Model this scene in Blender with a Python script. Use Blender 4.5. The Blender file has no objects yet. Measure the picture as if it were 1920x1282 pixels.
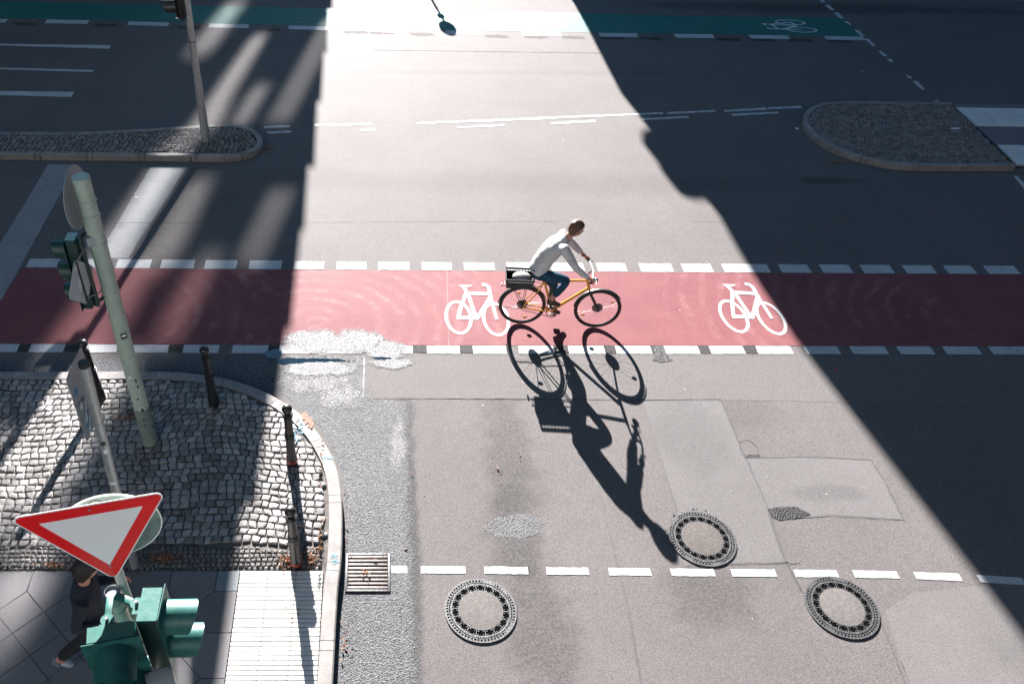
import bpy, bmesh, math, random
from mathutils import Vector, Matrix
from math import sin, cos, pi, radians, sqrt
random.seed(7)
sc = bpy.context.scene
col = sc.collection

# ---------------------------------------------------------------- camera
FPX, CX, CY = 1602.006, 753.798, 715.750            # focal length and principal point in pixels of the 1920 px photograph
PITCH, ROLL, YAW, CAMH = 0.762064, 0.0353370, 0.0434299, 8.16521
cp, sp, cyw, syw = cos(PITCH), sin(PITCH), cos(YAW), sin(YAW)
FW = Vector((syw*cp, cyw*cp, -sp)); RT0 = Vector((cyw, -syw, 0)); UP0 = RT0.cross(FW)
RT = RT0*cos(ROLL) + UP0*sin(ROLL); UP = -RT0*sin(ROLL) + UP0*cos(ROLL)
cam = bpy.data.objects.new("camera", bpy.data.cameras.new("camera")); col.objects.link(cam)
M = Matrix.Identity(4)
for i in range(3):
    M[i][0], M[i][1], M[i][2] = RT[i], UP[i], -FW[i]
M[2][3] = CAMH
cam.matrix_world = M
cam.data.sensor_width = 36; cam.data.sensor_fit = 'HORIZONTAL'
cam.data.lens = FPX*36/1920
cam.data.shift_x = (960-CX)/1920; cam.data.shift_y = (CY-641)/1920
cam.data.clip_start = 0.1; cam.data.clip_end = 2000
sc.camera = cam
# ---------------------------------------------------------------- light
SUN_AZ, SUN_EL = radians(9.5), radians(23.4)
world = bpy.data.worlds.new("World"); sc.world = world; world.use_nodes = True
wn = world.node_tree; bg = wn.nodes['Background']
sky = wn.nodes.new('ShaderNodeTexSky'); sky.sky_type = 'NISHITA'; sky.sun_disc = False
sky.sun_elevation = SUN_EL; sky.sun_rotation = -SUN_AZ
sky.air_density = 1.0; sky.dust_density = 0.2; sky.ozone_density = 4.5
tint = wn.nodes.new('ShaderNodeMix'); tint.data_type = 'RGBA'; tint.blend_type = 'MULTIPLY'; tint.inputs[0].default_value = 1
tint.inputs[7].default_value = (.66, .95, .90, 1); wn.links.new(sky.outputs[0], tint.inputs[6]); wn.links.new(tint.outputs[2], bg.inputs[0]); bg.inputs[1].default_value = 0.05
TOSUN = Vector((-sin(SUN_AZ)*cos(SUN_EL), cos(SUN_AZ)*cos(SUN_EL), sin(SUN_EL)))
sd = bpy.data.lights.new("sun", 'SUN'); sd.energy = 5.0; sd.angle = radians(0.42); sd.color = (1, .95, .925)
so = bpy.data.objects.new("sun", sd); col.objects.link(so)
so.rotation_euler = TOSUN.to_track_quat('Z', 'Y').to_euler(); so.location = TOSUN*80
sc.view_settings.view_transform = 'Standard'; sc.view_settings.look = 'None'
sc.view_settings.exposure = 2.72; sc.view_settings.gamma = 1
sc.render.engine = 'CYCLES'
try:
    sc.cycles.max_bounces = 6; sc.cycles.diffuse_bounces = 3; sc.cycles.glossy_bounces = 3; sc.cycles.caustics_reflective = False
except Exception: pass

# ---------------------------------------------------------------- helpers
def G(x, y, z=0.0):
    """point of the ground (or of the level z) seen at a place of the photograph"""
    d = FW*FPX + RT*(x-CX) + UP*(CY-y); t = (z-CAMH)/d.z
    return Vector((d.x*t, d.y*t, z))
def V(*a): return Vector(a)
def tag(o, label=None, cat=None, group=None, kind=None):
    if label: o['label'] = label
    if cat: o['category'] = cat
    if group: o['group'] = group
    if kind: o['kind'] = kind
    return o
def empty(name, loc=(0,0,0), label=None, cat=None, group=None):
    o = bpy.data.objects.new(name, None); o.location = loc; o.empty_display_size = .2
    col.objects.link(o); return tag(o, label, cat, group)
class MB:
    def __init__(s, smooth=True, ang=35): s.v = []; s.f = []; s.mi = []; s.sm = smooth; s.ang = ang; s.m = 0
    def add(s, vs, fs):
        b = len(s.v); s.v += [Vector(q) for q in vs]; s.f += [[b+i for i in f] for f in fs]; s.mi += [s.m]*len(fs)
    def box(s, c, size, R=None, bev=0.0):
        R = R or Matrix.Identity(3); c = Vector(c); x, y, z = [q/2 for q in size]
        if bev <= 0:
            vs = [c+R@V(i*x, j*y, k*z) for k in (-1,1) for j in (-1,1) for i in (-1,1)]
            s.add(vs, [(0,2,3,1),(4,5,7,6),(0,1,5,4),(2,6,7,3),(0,4,6,2),(1,3,7,5)])
        else:
            bm = bmesh.new(); bmesh.ops.create_cube(bm, size=1)
            for v in bm.verts: v.co = V(v.co.x*2*x, v.co.y*2*y, v.co.z*2*z)
            bmesh.ops.bevel(bm, geom=list(bm.edges), offset=bev, segments=2, affect='EDGES', profile=.5)
            bm.verts.index_update()
            s.add([c+R@v.co for v in bm.verts], [[v.index for v in f.verts] for f in bm.faces]); bm.free()
    def ring(s, c, n, u, r, k, w=None, r2=None):
        w = w or n.cross(u)
        return [c + u*(cos(2*pi*i/k)*r) + w*(sin(2*pi*i/k)*(r2 or r)) for i in range(k)]
    def loft(s, rings, cap0=True, cap1=True, closed=False):
        k = len(rings[0]); n = len(rings); vs = [p for r in rings for p in r]; fs = []
        for a in range(n-1 if not closed else n):
            b = (a+1) % n
            for i in range(k): j = (i+1) % k; fs.append((a*k+i, a*k+j, b*k+j, b*k+i))
        if not closed:
            if cap0: fs.append(tuple(range(k))[::-1])
            if cap1: fs.append(tuple((n-1)*k+i for i in range(k)))
        s.add(vs, fs)
    def cyl(s, a, b, r0, r1=None, k=20, caps=True):
        a, b = Vector(a), Vector(b); r1 = r0 if r1 is None else r1
        n = (b-a).normalized(); u = n.orthogonal().normalized()
        s.loft([s.ring(a, n, u, r0, k), s.ring(b, n, u, r1, k)], caps, caps)
    def lathe(s, base, axis, prof, k=28):
        base = Vector(base); n = Vector(axis).normalized(); u = n.orthogonal().normalized()
        s.loft([s.ring(base+n*h, n, u, max(r, 1e-4), k) for r, h in prof])
    def tube(s, pts, r, k=10, closed=False, rs=None):
        pts = [Vector(p) for p in pts]; n = len(pts); rings = []; u = None
        for i, p in enumerate(pts):
            a = pts[i-1] if (i or closed) else p; b = pts[(i+1) % n] if (i < n-1 or closed) else p
            t = (b-a).normalized()
            u = t.orthogonal().normalized() if u is None else (u-t*u.dot(t)).normalized()
            rr = rs[i] if rs else r
            rings.append(s.ring(p, t, u, rr, k))
        s.loft(rings, closed=closed)
    def torus(s, c, n, R, r, k=48, m=10, sq=1.0):
        c = Vector(c); n = Vector(n).normalized(); u = n.orthogonal().normalized(); w = n.cross(u); rings = []
        for i in range(k):
            a = 2*pi*i/k; d = u*cos(a)+w*sin(a)
            rings.append([c+d*(R+r*cos(2*pi*j/m))+n*(r*sq*sin(2*pi*j/m)) for j in range(m)])
        s.loft(rings, closed=True)
    def prism(s, poly, z0, z1):
        n = len(poly); ar = sum(poly[i][0]*poly[(i+1)%n][1]-poly[(i+1)%n][0]*poly[i][1] for i in range(n))
        if ar < 0: poly = poly[::-1]
        vs = [V(p[0], p[1], z0) for p in poly]+[V(p[0], p[1], z1) for p in poly]
        s.add(vs, [tuple(range(n))[::-1], tuple(range(n, 2*n))]+[(i, (i+1)%n, n+(i+1)%n, n+i) for i in range(n)])
    def plate(s, c, U, W, pts, th):
        """flat plate: outline pts (u,w) in the plane U,W, thickness th along U x W"""
        c, U, W = Vector(c), Vector(U).normalized(), Vector(W).normalized(); N = U.cross(W); n = len(pts)
        a = [c+U*x+W*y for x, y in pts]; vs = [p-N*th/2 for p in a]+[p+N*th/2 for p in a]
        s.add(vs, [tuple(range(n))[::-1], tuple(range(n, 2*n))]+[(i, (i+1)%n, n+(i+1)%n, n+i) for i in range(n)])
    def sheet(s, poly, z):
        poly = [(p[0], p[1]) for p in poly]; n = len(poly)
        if sum(poly[i][0]*poly[(i+1)%n][1]-poly[(i+1)%n][0]*poly[i][1] for i in range(n)) < 0: poly = poly[::-1]
        s.add([V(p[0], p[1], z) for p in poly], [tuple(range(n))])
    def sphere(s, c, r, k=20, m=12, sx=1, sy=1, sz=1, R=None):
        R = R or Matrix.Identity(3); c = Vector(c); rings = []
        for i in range(m+1):
            a = -pi/2+pi*i/m; rr = max(cos(a), 1e-3)*r
            rings.append([c+R@V(rr*cos(2*pi*j/k)*sx, rr*sin(2*pi*j/k)*sy, r*sin(a)*sz) for j in range(k)])
        s.loft(rings)
    def build(s, name, mat, parent=None, fix=False):
        o0 = Vector(parent.location) if parent is not None else Vector((0,0,0))
        pp = parent
        while pp is not None and pp.parent is not None:
            pp = pp.parent; o0 = o0+Vector(pp.location)
        me = bpy.data.meshes.new(name); me.from_pydata([tuple(v-o0) for v in s.v], [], s.f)
        for m in (mat if isinstance(mat, (list, tuple)) else [mat]): me.materials.append(m)
        if len(set(s.mi)) > 1:
            me.polygons.foreach_set('material_index', s.mi)
        if fix:
            bm = bmesh.new(); bm.from_mesh(me); bmesh.ops.recalc_face_normals(bm, faces=bm.faces); bm.to_mesh(me); bm.free()
        if s.sm:
            me.polygons.foreach_set('use_smooth', [True]*len(me.polygons))
            me.set_sharp_from_angle(angle=radians(s.ang))
        me.update()
        o = bpy.data.objects.new(name, me); col.objects.link(o)
        if parent is not None: o.parent = parent
        return o
def copy_tree(o, parent=None):
    c = o.copy(); col.objects.link(c); c.parent = parent
    for ch in list(o.children): copy_tree(ch, c)
    return c
def struct(o): o['kind'] = 'structure'; return o

# ---------------------------------------------------------------- materials
class NT:
    def __init__(s, name):
        s.mat = bpy.data.materials.new(name); s.mat.use_nodes = True; s.t = s.mat.node_tree
        s.b = s.t.nodes['Principled BSDF']; s.tc = s.t.nodes.new('ShaderNodeTexCoord')
        s.P = s.tc.outputs['Object']
    def n(s, typ, **kw):
        q = s.t.nodes.new(typ)
        for k, v in kw.items():
            if hasattr(q, k) and not (k in q.inputs.keys()): setattr(q, k, v)
        return q
    def link(s, a, b): s.t.links.new(a, b)
    def setin(s, inp, v):
        if hasattr(v, 'is_linked') or isinstance(v, bpy.types.NodeSocket): s.link(v, inp)
        else: inp.default_value = v
    def noise(s, scale, detail=3, rough=.55, dist=0, vec=None):
        q = s.n('ShaderNodeTexNoise'); q.inputs['Scale'].default_value = scale; q.inputs['Detail'].default_value = detail
        q.inputs['Roughness'].default_value = rough; q.inputs['Distortion'].default_value = dist
        s.link(vec or s.P, q.inputs['Vector']); return q.outputs['Fac']
    def voro(s, scale, feature='F1', vec=None, out='Distance'):
        q = s.n('ShaderNodeTexVoronoi'); q.feature = feature; q.inputs['Scale'].default_value = scale
        s.link(vec or s.P, q.inputs['Vector']); return q.outputs[out]
    def ramp(s, fac, stops):
        q = s.n('ShaderNodeValToRGB'); e = q.color_ramp.elements
        while len(e) > 1: e.remove(e[-1])
        for i, (p, c) in enumerate(stops):
            if i == 0: e[0].position = p; el = e[0]
            else: el = e.new(p)
            el.color = (c, c, c, 1) if isinstance(c, (int, float)) else tuple(c)+(1,)
        s.link(fac, q.inputs[0]); return q.outputs[0]
    def math(s, op, a, b=0.0, c=None, clamp=False):
        q = s.n('ShaderNodeMath'); q.operation = op; q.use_clamp = clamp
        s.setin(q.inputs[0], a); s.setin(q.inputs[1], b)
        if c is not None: s.setin(q.inputs[2], c)
        return q.outputs[0]
    def mix(s, fac, a, b, mode='MIX'):
        q = s.n('ShaderNodeMix'); q.data_type = 'RGBA'; q.blend_type = mode
        s.setin(q.inputs[0], fac)
        for i, v in ((6, a), (7, b)):
            if isinstance(v, (tuple, list)): q.inputs[i].default_value = tuple(v)+(1,) if len(v) == 3 else v
            else: s.link(v, q.inputs[i])
        return q.outputs[2]
    def bump(s, h, dist=.01, strength=1.0, prev=None):
        q = s.n('ShaderNodeBump'); q.inputs['Distance'].default_value = dist; q.inputs['Strength'].default_value = strength
        s.link(h, q.inputs['Height'])
        if prev is not None: s.link(prev, q.inputs['Normal'])
        return q.outputs[0]
    def pos(s, loc, sx, sy, rot=0.0):
        q = s.n('ShaderNodeMapping'); q.vector_type = 'TEXTURE'
        q.inputs['Location'].default_value = loc; q.inputs['Scale'].default_value = (sx, sy, 1); q.inputs['Rotation'].default_value = (0, 0, rot)
        s.link(s.P, q.inputs['Vector']); return q.outputs[0]
    def blob(s, x, y, rx, ry, rot=0, wob=.35, nsc=3.0, edge=.35):
        """soft mask of a stain lying at x, y on the ground"""
        v = s.pos((x, y, 0), rx, ry, rot)
        f = s.n('ShaderNodeVectorMath'); f.operation = 'MULTIPLY'; s.link(v, f.inputs[0]); f.inputs[1].default_value = (1, 1, 0)
        l = s.n('ShaderNodeVectorMath'); l.operation = 'LENGTH'; s.link(f.outputs[0], l.inputs[0])
        d = s.math('MULTIPLY_ADD', s.math('SUBTRACT', s.noise(nsc, 4, .6), .5), wob*3, l.outputs['Value'])
        q = s.n('ShaderNodeMapRange'); q.interpolation_type = 'SMOOTHSTEP'; s.link(d, q.inputs[0])
        q.inputs[1].default_value = 1-edge; q.inputs[2].default_value = 1+edge; q.inputs[3].default_value = 1; q.inputs[4].default_value = 0
        return q.outputs[0]
    def out(s, color=None, rough=None, normal=None, metal=None, spec=None):
        b = s.b.inputs
        if color is not None:
            if isinstance(color, (tuple, list)): b['Base Color'].default_value = tuple(color)+(1,)
            else: s.link(color, b['Base Color'])
        if rough is not None: s.setin(b['Roughness'], rough)
        if normal is not None: s.link(normal, b['Normal'])
        if metal is not None: b['Metallic'].default_value = metal
        if spec is not None: s.setin(b['Specular IOR Level'], spec)
        return s.mat
def scale_col(c, k): return tuple(max(0, min(1, q*k)) for q in c)
def simple(name, c, rough=.5, var=.15, nsc=8, metal=0, bump=0, bsc=60, spec=.5, island=0.0, dirt=0.0):
    t = NT(name); a = t.noise(nsc, 4, .6)
    cc = t.ramp(a, [(.3, scale_col(c, 1-var)), (.7, scale_col(c, 1+var))])
    if dirt:
        cc = t.mix(t.math('MULTIPLY', t.ramp(t.noise(nsc*2.3, 6, .7), [(.52, 0), (.68, 1)]), dirt), cc, scale_col(c, .45))
    if island:
        g = t.n('ShaderNodeNewGeometry')
        cc = t.mix(1.0, cc, t.ramp(g.outputs['Random Per Island'], [(0, 1-island), (1, 1+island*.6)]), 'MULTIPLY')
    rr = t.math('MULTIPLY_ADD', t.math('SUBTRACT', t.noise(nsc*3, 3), .5), .25, rough)
    nn = t.bump(t.noise(bsc, 4, .6), .01, bump) if bump else None
    return t.out(cc, rr, nn, metal, spec)

def asphalt(name, c, grain=.8, coarse=1.0, rough=.81, spec=.215, stains=(), bump=.5, big=.12):
    t = NT(name)
    g1 = t.noise(95/coarse, 3, .7); g2 = t.voro(150/coarse, out='Color')
    sep = t.n('ShaderNodeSeparateColor'); t.link(g2, sep.inputs[0])
    gr = t.math('ADD', t.math('MULTIPLY', t.math('SUBTRACT', g1, .5), 2.4), t.math('MULTIPLY', t.math('SUBTRACT', sep.outputs[0], .5), .9))
    f = t.math('MULTIPLY_ADD', gr, grain, 1.0)
    lg = t.math('MULTIPLY_ADD', t.math('SUBTRACT', t.noise(.55, 5, .6), .5), big*4, 1.0)
    md = t.math('MULTIPLY_ADD', t.math('SUBTRACT', t.noise(5, 4, .65), .5), big*1.2, 1.0)
    f = t.math('MULTIPLY', t.math('MULTIPLY', f, lg), md)
    f = t.math('MAXIMUM', f, .12)
    comb = t.n('ShaderNodeCombineColor')
    for i in range(3): t.link(f, comb.inputs[i])
    cc = t.mix(1.0, c, comb.outputs[0], 'MULTIPLY')
    # pale aggregate flecks and dark pits
    fl = t.ramp(t.voro(38/coarse), [(.0, 1), (.07, 1), (.1, 0)])
    cc = t.mix(t.math('MULTIPLY', fl, .3), cc, scale_col(c, 1.9))
    pit = t.ramp(t.noise(42/coarse, 2, .5), [(.27, 1), (.34, 0)])
    cc = t.mix(t.math('MULTIPLY', pit, .6), cc, scale_col(c, .3))
    for (m, scol, k) in [(t.blob(*s_[0]), s_[1], s_[2]) for s_ in stains]:
        sp_ = t.math('MULTIPLY', m, t.math('MULTIPLY_ADD', t.ramp(t.noise(26, 4, .7), [(.38, 0), (.62, 1)]), .7, .3))
        cc = t.mix(t.math('MULTIPLY', sp_, k), cc, t.mix(.5, scol, t.mix(1.0, scol, comb.outputs[0], 'MULTIPLY')))
    h = t.math('ADD', g1, t.math('MULTIPLY', t.voro(120/coarse), .6))
    return t.out(cc, rough, t.bump(h, .006*coarse, bump), spec=spec)

def stain(x, y, rx, ry, c, k, rot=0, wob=.35, nsc=3., edge=.4): return ((x, y, rx, ry, rot, wob, nsc, edge), c, k)
DK = (.022, .021, .022)
ASP = (.098, .090, .088)
m_road = asphalt('asphalt_road', ASP, stains=[
    stain(1.72, 7.3, .30, 1.1, DK, .6, .05, .7, 3.0, .5), stain(1.62, 6.0, .28, .75, DK, .65, .0, .7, 3.5, .5), stain(1.80, 4.6, .36, .9, DK, .6, .1, .8, 3, .5), stain(.42, 6.6, .08, 1.9, DK, .8, .02, .8, 3, .6),
    stain(3.70, 5.15, .48, .38, DK, .6, 0, .5, 3, .6), stain(4.9, 8.0, .5, .35, DK, .35, 0, .5, 3, .6),
    stain(.25, 6.4, .18, 1.8, DK, .35, 0, .4, 3, .8), stain(2.4, 13.9, 6, .35, (.06,.055,.054), .6, 0, .35, 1.2, .7),
    stain(12, 22.9, 5, .35, DK, .8, 0, .5, 1, .6), stain(8.5, 14.1, .55, .12, DK, .8, 0, .3, 2, .5),
    stain(3.5, 18.6, 4, .12, (.06,.055,.052), .5, .02, .4, 1, .6), stain(-2, 8.85, 2.2, .16, DK, .6, 0, .3, 2, .6)])
m_patch = asphalt('asphalt_smooth_patch', (.112, .105, .105), grain=.6, coarse=.8, big=.10, bump=.4, stains=[stain(4.1, 7.6, .5, .7, DK, .25, 0, .6, 2, .6), stain(5.6, 6.6, .4, .12, DK, .35, 0, .6, 3, .6), stain(7.2, 4.4, .5, .3, DK, .3, 0, .6, 3, .6)])
m_patch2 = asphalt('asphalt_pale_patch', (.102, .095, .093), grain=.65, coarse=.9, big=.08)
m_coarse = asphalt('asphalt_coarse_gutter', (.085, .086, .090), grain=1.0, coarse=1.9, rough=.7, spec=.2, bump=1.0, big=.2)
m_wet = asphalt('asphalt_wet', (.06, .06, .062), grain=.9, coarse=1.7, rough=.40, spec=.9, bump=.9, big=.25)
m_tar = asphalt('fresh_dark_tar', (.010, .010, .012), grain=1.0, coarse=1.6, rough=.45, bump=1.0)
m_seam = simple('tar_seam', (.05, .048, .048), .7, .3, 20)
m_crack = simple('crack_dark', (.02, .019, .019), .8, .3, 20)

def paint(name, c, wear=.35, k=.55, rough=.65, spec=.2):
    t = NT(name)
    a = t.noise(3, 5, .65); cc = t.ramp(a, [(.3, scale_col(c, .88)), (.7, scale_col(c, 1.06))])
    v = t.pos((0, 0, 0), .012, .3); ln = t.ramp(t.noise(1.0, 3, .6, vec=v), [(.45, 0), (.75, 1)])
    cc = t.mix(t.math('MULTIPLY', ln, .3), cc, scale_col(c, .6))
    w = t.math('MAXIMUM', t.ramp(t.noise(60, 3, .7), [(.54, 0), (.64, 1)]), t.math('MULTIPLY', t.ramp(t.noise(2.5, 6, .75), [(.58, 0), (.66, 1)]), .8))
    cc = t.mix(t.math('MULTIPLY', w, wear), cc, scale_col(ASP, .9))
    return t.out(cc, rough, t.bump(t.noise(90, 3), .004, .5), spec=spec)
m_white = paint('road_paint_white', (.40, .415, .42), .55)
m_white_old = paint('road_paint_worn', (.22, .225, .23), .6)
m_symbol = paint('road_paint_symbol', (.48, .50, .505), .25)
def lane_mat(name, c, pale, dark, sp_=.12):
    t = NT(name)
    a = t.noise(70, 3, .7); cc = t.ramp(a, [(.3, scale_col(c, .72)), (.7, scale_col(c, 1.2))])
    cc = t.mix(t.ramp(t.noise(.7, 4, .6), [(.35, 0), (.7, .6)]), cc, dark)
    # curved scuffs left by turning tyres
    sx = t.n('ShaderNodeSeparateXYZ'); t.link(t.P, sx.inputs[0])
    for cxx, cyy, x0, x1 in ((-.9, 9.8, -2.5, 1.6), (9.2, 10.0, 4.2, 8.6), (-4.2, 9.9, -4.0, -1.8)):
        q = t.n('ShaderNodeTexWave'); q.wave_type = 'RINGS'; q.rings_direction = 'Z'
        q.inputs['Scale'].default_value = 1.1; q.inputs['Distortion'].default_value = 3.5; q.inputs['Detail'].default_value = 5
        q.inputs['Detail Scale'].default_value = 1.6; q.inputs['Detail Roughness'].default_value = .7
        v = t.pos((cxx, cyy, 0), 1, .8); t.link(v, q.inputs['Vector'])
        k = t.math('MULTIPLY', t.ramp(q.outputs[0], [(.4, 0), (1, 1)]), t.ramp(t.noise(.9, 4, .65), [(.38, 0), (.66, .8)]))
        k = t.math('MULTIPLY', k, t.ramp(t.noise(5, 4, .7), [(.40, .1), (.60, 1)]))
        mr = t.n('ShaderNodeMapRange'); mr.interpolation_type = 'SMOOTHSTEP'; t.link(sx.outputs[0], mr.inputs[0]); mr.inputs[1].default_value = x0; mr.inputs[2].default_value = x0+.8
        m2 = t.n('ShaderNodeMapRange'); m2.interpolation_type = 'SMOOTHSTEP'; t.link(sx.outputs[0], m2.inputs[0]); m2.inputs[1].default_value = x1; m2.inputs[2].default_value = x1+.8; m2.inputs[3].default_value = 1; m2.inputs[4].default_value = 0
        k = t.math('MULTIPLY', t.math('MULTIPLY', k, mr.outputs[0]), m2.outputs[0])
        cc = t.mix(t.math('MULTIPLY', k, t.ramp(t.noise(34, 3, .7), [(.35, .25), (.6, 1)])), cc, pale)
    cc = t.mix(t.math('MULTIPLY', t.ramp(t.noise(1.6, 6, .7), [(.46, 0), (.70, 1)]), .65), cc, dark)
    cc = t.mix(t.ramp(t.noise(50, 3, .7), [(.60, 0), (.72, .6)]), cc, pale)
    return t.out(cc, .72, t.bump(t.noise(110, 3), .005, .5), spec=sp_)
m_red = lane_mat('red_lane_coating', (.178, .063, .066), (.27, .16, .155), (.125, .040, .048))
m_green = lane_mat('green_lane_coating', (.012, .115, .10), (.10, .21, .20), (.010, .095, .085), .42)
m_granite = simple('kerb_granite', (.19, .178, .17), .75, .22, 5, bump=.6, bsc=90, dirt=.35)
m_cobble = simple('cobble_granite', (.215, .204, .195), .72, .16, 14, bump=1.0, bsc=45, island=.5, dirt=.3)
m_cobble_s = simple('small_cobble_stone', (.13, .123, .12), .8, .2, 14, bump=1.0, bsc=55, island=.4)
m_cobble_d = simple('island_cobble_stone', (.15, .144, .138), .8, .2, 14, bump=1.0, bsc=55, island=.4)
m_bed = simple('sand_joint', (.022, .019, .018), .9, .4, 18, bump=1, bsc=80)
m_bed_lit = simple('sand_joint_sunlit', (.085, .075, .068), .9, .4, 9, bump=1, bsc=80)  # paler copy of the joint sand, sunlight put into its colour
m_slab = simple('granite_slab', (.12, .115, .12), .7, .12, 60, bump=.4, bsc=120, island=.18, dirt=.3)
m_slab_b = simple('bluish_slab', (.13, .15, .16), .7, .12, 40, bump=.4, island=.1)
m_tact = simple('tactile_concrete', (.52, .505, .48), .7, .07, 5, bump=.3, bsc=60, island=.06, dirt=.12)
m_iron = simple('cast_iron', (.072, .072, .074), .5, .3, 12, metal=.3, bump=.5, bsc=70, dirt=.4)
m_hollow_shade = simple('hollow_shade_black', (.004, .004, .004), 1.0, .3, 12, spec=0.0)  # flat black stands in for the shade of deep hollows
m_conc = simple('cover_concrete', (.094, .086, .081), .85, .25, 25, bump=.7, bsc=110, dirt=.2)
m_conc2 = simple('cover_concrete_brown', (.070, .060, .054), .8, .25, 20, bump=.8, bsc=90, dirt=.6)
m_boll = simple('bollard_black_paint', (.016, .0155, .0155), .36, .35, 10, bump=.15, bsc=40)
m_redband = simple('red_scratched_paint', (.19, .03, .022), .5, .4, 25)
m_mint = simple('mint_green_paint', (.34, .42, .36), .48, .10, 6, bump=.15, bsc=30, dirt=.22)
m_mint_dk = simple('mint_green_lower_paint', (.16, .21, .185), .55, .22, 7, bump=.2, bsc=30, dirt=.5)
m_galv = simple('galvanised_steel', (.36, .375, .38), .42, .16, 16, metal=.55, bump=.15, bsc=50, dirt=.25)
m_alu = simple('sign_back_aluminium', (.27, .30, .32), .5, .1, 6, metal=.1, dirt=.2)
m_cream = simple('cream_grey_paint', (.50, .47, .42), .45, .06, 8, dirt=.12)
m_siggreen = simple('signal_green_paint', (.019, .108, .092), .45, .18, 7, bump=.12, bsc=30, dirt=.4, spec=.4)
m_sigdark = simple('signal_dark_green', (.006, .030, .026), .4, .2, 8)
m_black = simple('black_rubber', (.012, .012, .012), .6, .2, 10)
m_blackp = simple('black_plastic', (.016, .016, .017), .4, .2, 10)
m_lens = simple('signal_lens_dark', (.03, .012, .01), .15, .1, 10)
m_signred = simple('sign_red', (.80, .012, .014), .35, .03, 4)
m_signwhite = simple('sign_white', (.82, .79, .76), .38, .02, 3)
m_yel = simple('bicycle_orange_paint', (.62, .27, .025), .3, .05, 6)
m_silver = simple('silver_metal', (.55, .55, .55), .28, .05, 6, metal=.9)
m_amber = simple('amber_reflector', (.8, .33, .05), .25, .05, 6)
m_shirt = simple('white_knit', (.50, .49, .48), .9, .10, 9, bump=1.0, bsc=16, spec=.1)
m_jeans = simple('blue_denim', (.022, .058, .098), .9, .35, 14, bump=1.0, bsc=18, spec=.1)
m_skin = simple('skin', (.42, .20, .14), .5, .06, 12)
m_hair = simple('brown_hair', (.105, .048, .024), .5, .6, 60, bump=1, bsc=90)
m_hairdk = simple('dark_hair', (.016, .009, .008), .6, .4, 60, bump=1, bsc=90)
m_boot = simple('brown_leather', (.035, .016, .010), .5, .3, 10)
m_navy = simple('navy_jersey', (.012, .014, .024), .9, .4, 12, bump=1.0, bsc=14)
m_trou = simple('black_cloth', (.007, .007, .009), .9, .25, 9, bump=.4, bsc=60)
m_sneak = simple('pale_sneaker', (.42, .46, .48), .6, .1, 20)
m_bag = simple('grey_cover', (.26, .25, .24), .8, .1, 20, bump=.5)
m_leaf = simple('dry_leaf', (.26, .12, .055), .8, .3, 20, island=.6)
m_weed = simple('weed_green', (.05, .075, .03), .8, .3, 20, island=.4)
m_blue = simple('sticker_blue', (.02, .25, .42), .4, .05, 9)
m_stw = simple('sticker_white', (.62, .66, .68), .5, .05, 9)
m_stk = simple('sticker_black', (.03, .03, .035), .5, .1, 9)
m_chalk_o = simple('sprayed_orange', (.55, .13, .07), .8, .3, 30)
m_chalk_b = simple('sprayed_blue', (.12, .27, .36), .8, .3, 30)
m_litter = simple('white_litter', (.6, .6, .58), .8, .1, 9)
m_redl = simple('red_litter', (.55, .03, .04), .6, .1, 9)

# ================================================================= THE GROUND
mb = MB(False); mb.add([V(-300,-200,0), V(300,-200,0), V(300,400,0), V(-300,400,0)], [(0,1,2,3)])
struct(mb.build('road', m_road))
Z1, Z2, Z3, Z4 = .0015, .003, .0045, .006
def px(*pts, z=0.0): return [G(x, y, z) for x, y in pts]
def wobble(poly, amp, seg=.08):
    out = []
    n = len(poly)
    for i in range(n):
        a, b = poly[i], poly[(i+1)%n]; k = max(1, int((b-a).length/seg)); d = (b-a)
        nn = V(-d.y, d.x, 0).normalized() if d.length > 1e-6 else V(0,0,0)
        for j in range(k):
            out.append(a+d*(j/k)+nn*random.uniform(-amp, amp))
    return out
# patches relaid in the asphalt
mb = MB(False); mb.sheet(wobble(px((1206,751),(1351,749),(1383,825),(1410,880),(1440,953),(1475,1056),(1285,1062),(1270,960),(1237,855)), .006), Z1); struct(mb.build('asphalt_patch', m_patch))
mb = MB(False); mb.sheet(wobble(px((1400,860),(1520,856),(1632,862),(1660,905),(1695,976),(1520,968),(1443,962)), .006), Z1); struct(mb.build('asphalt_patch', m_patch))
mb = MB(False); mb.sheet(wobble(px((684,669),(1500,668),(1930,669),(2000,760),(1351,750),(1000,747),(683,746)), .004), Z1); struct(mb.build('asphalt_patch', m_patch2))
mb = MB(False); mb.sheet(wobble(px((1660,1145),(1710,1112),(1800,1100),(2100,1085),(2200,1320),(1712,1320),(1690,1240)), .006), Z1); struct(mb.build('asphalt_patch', m_patch))
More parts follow.
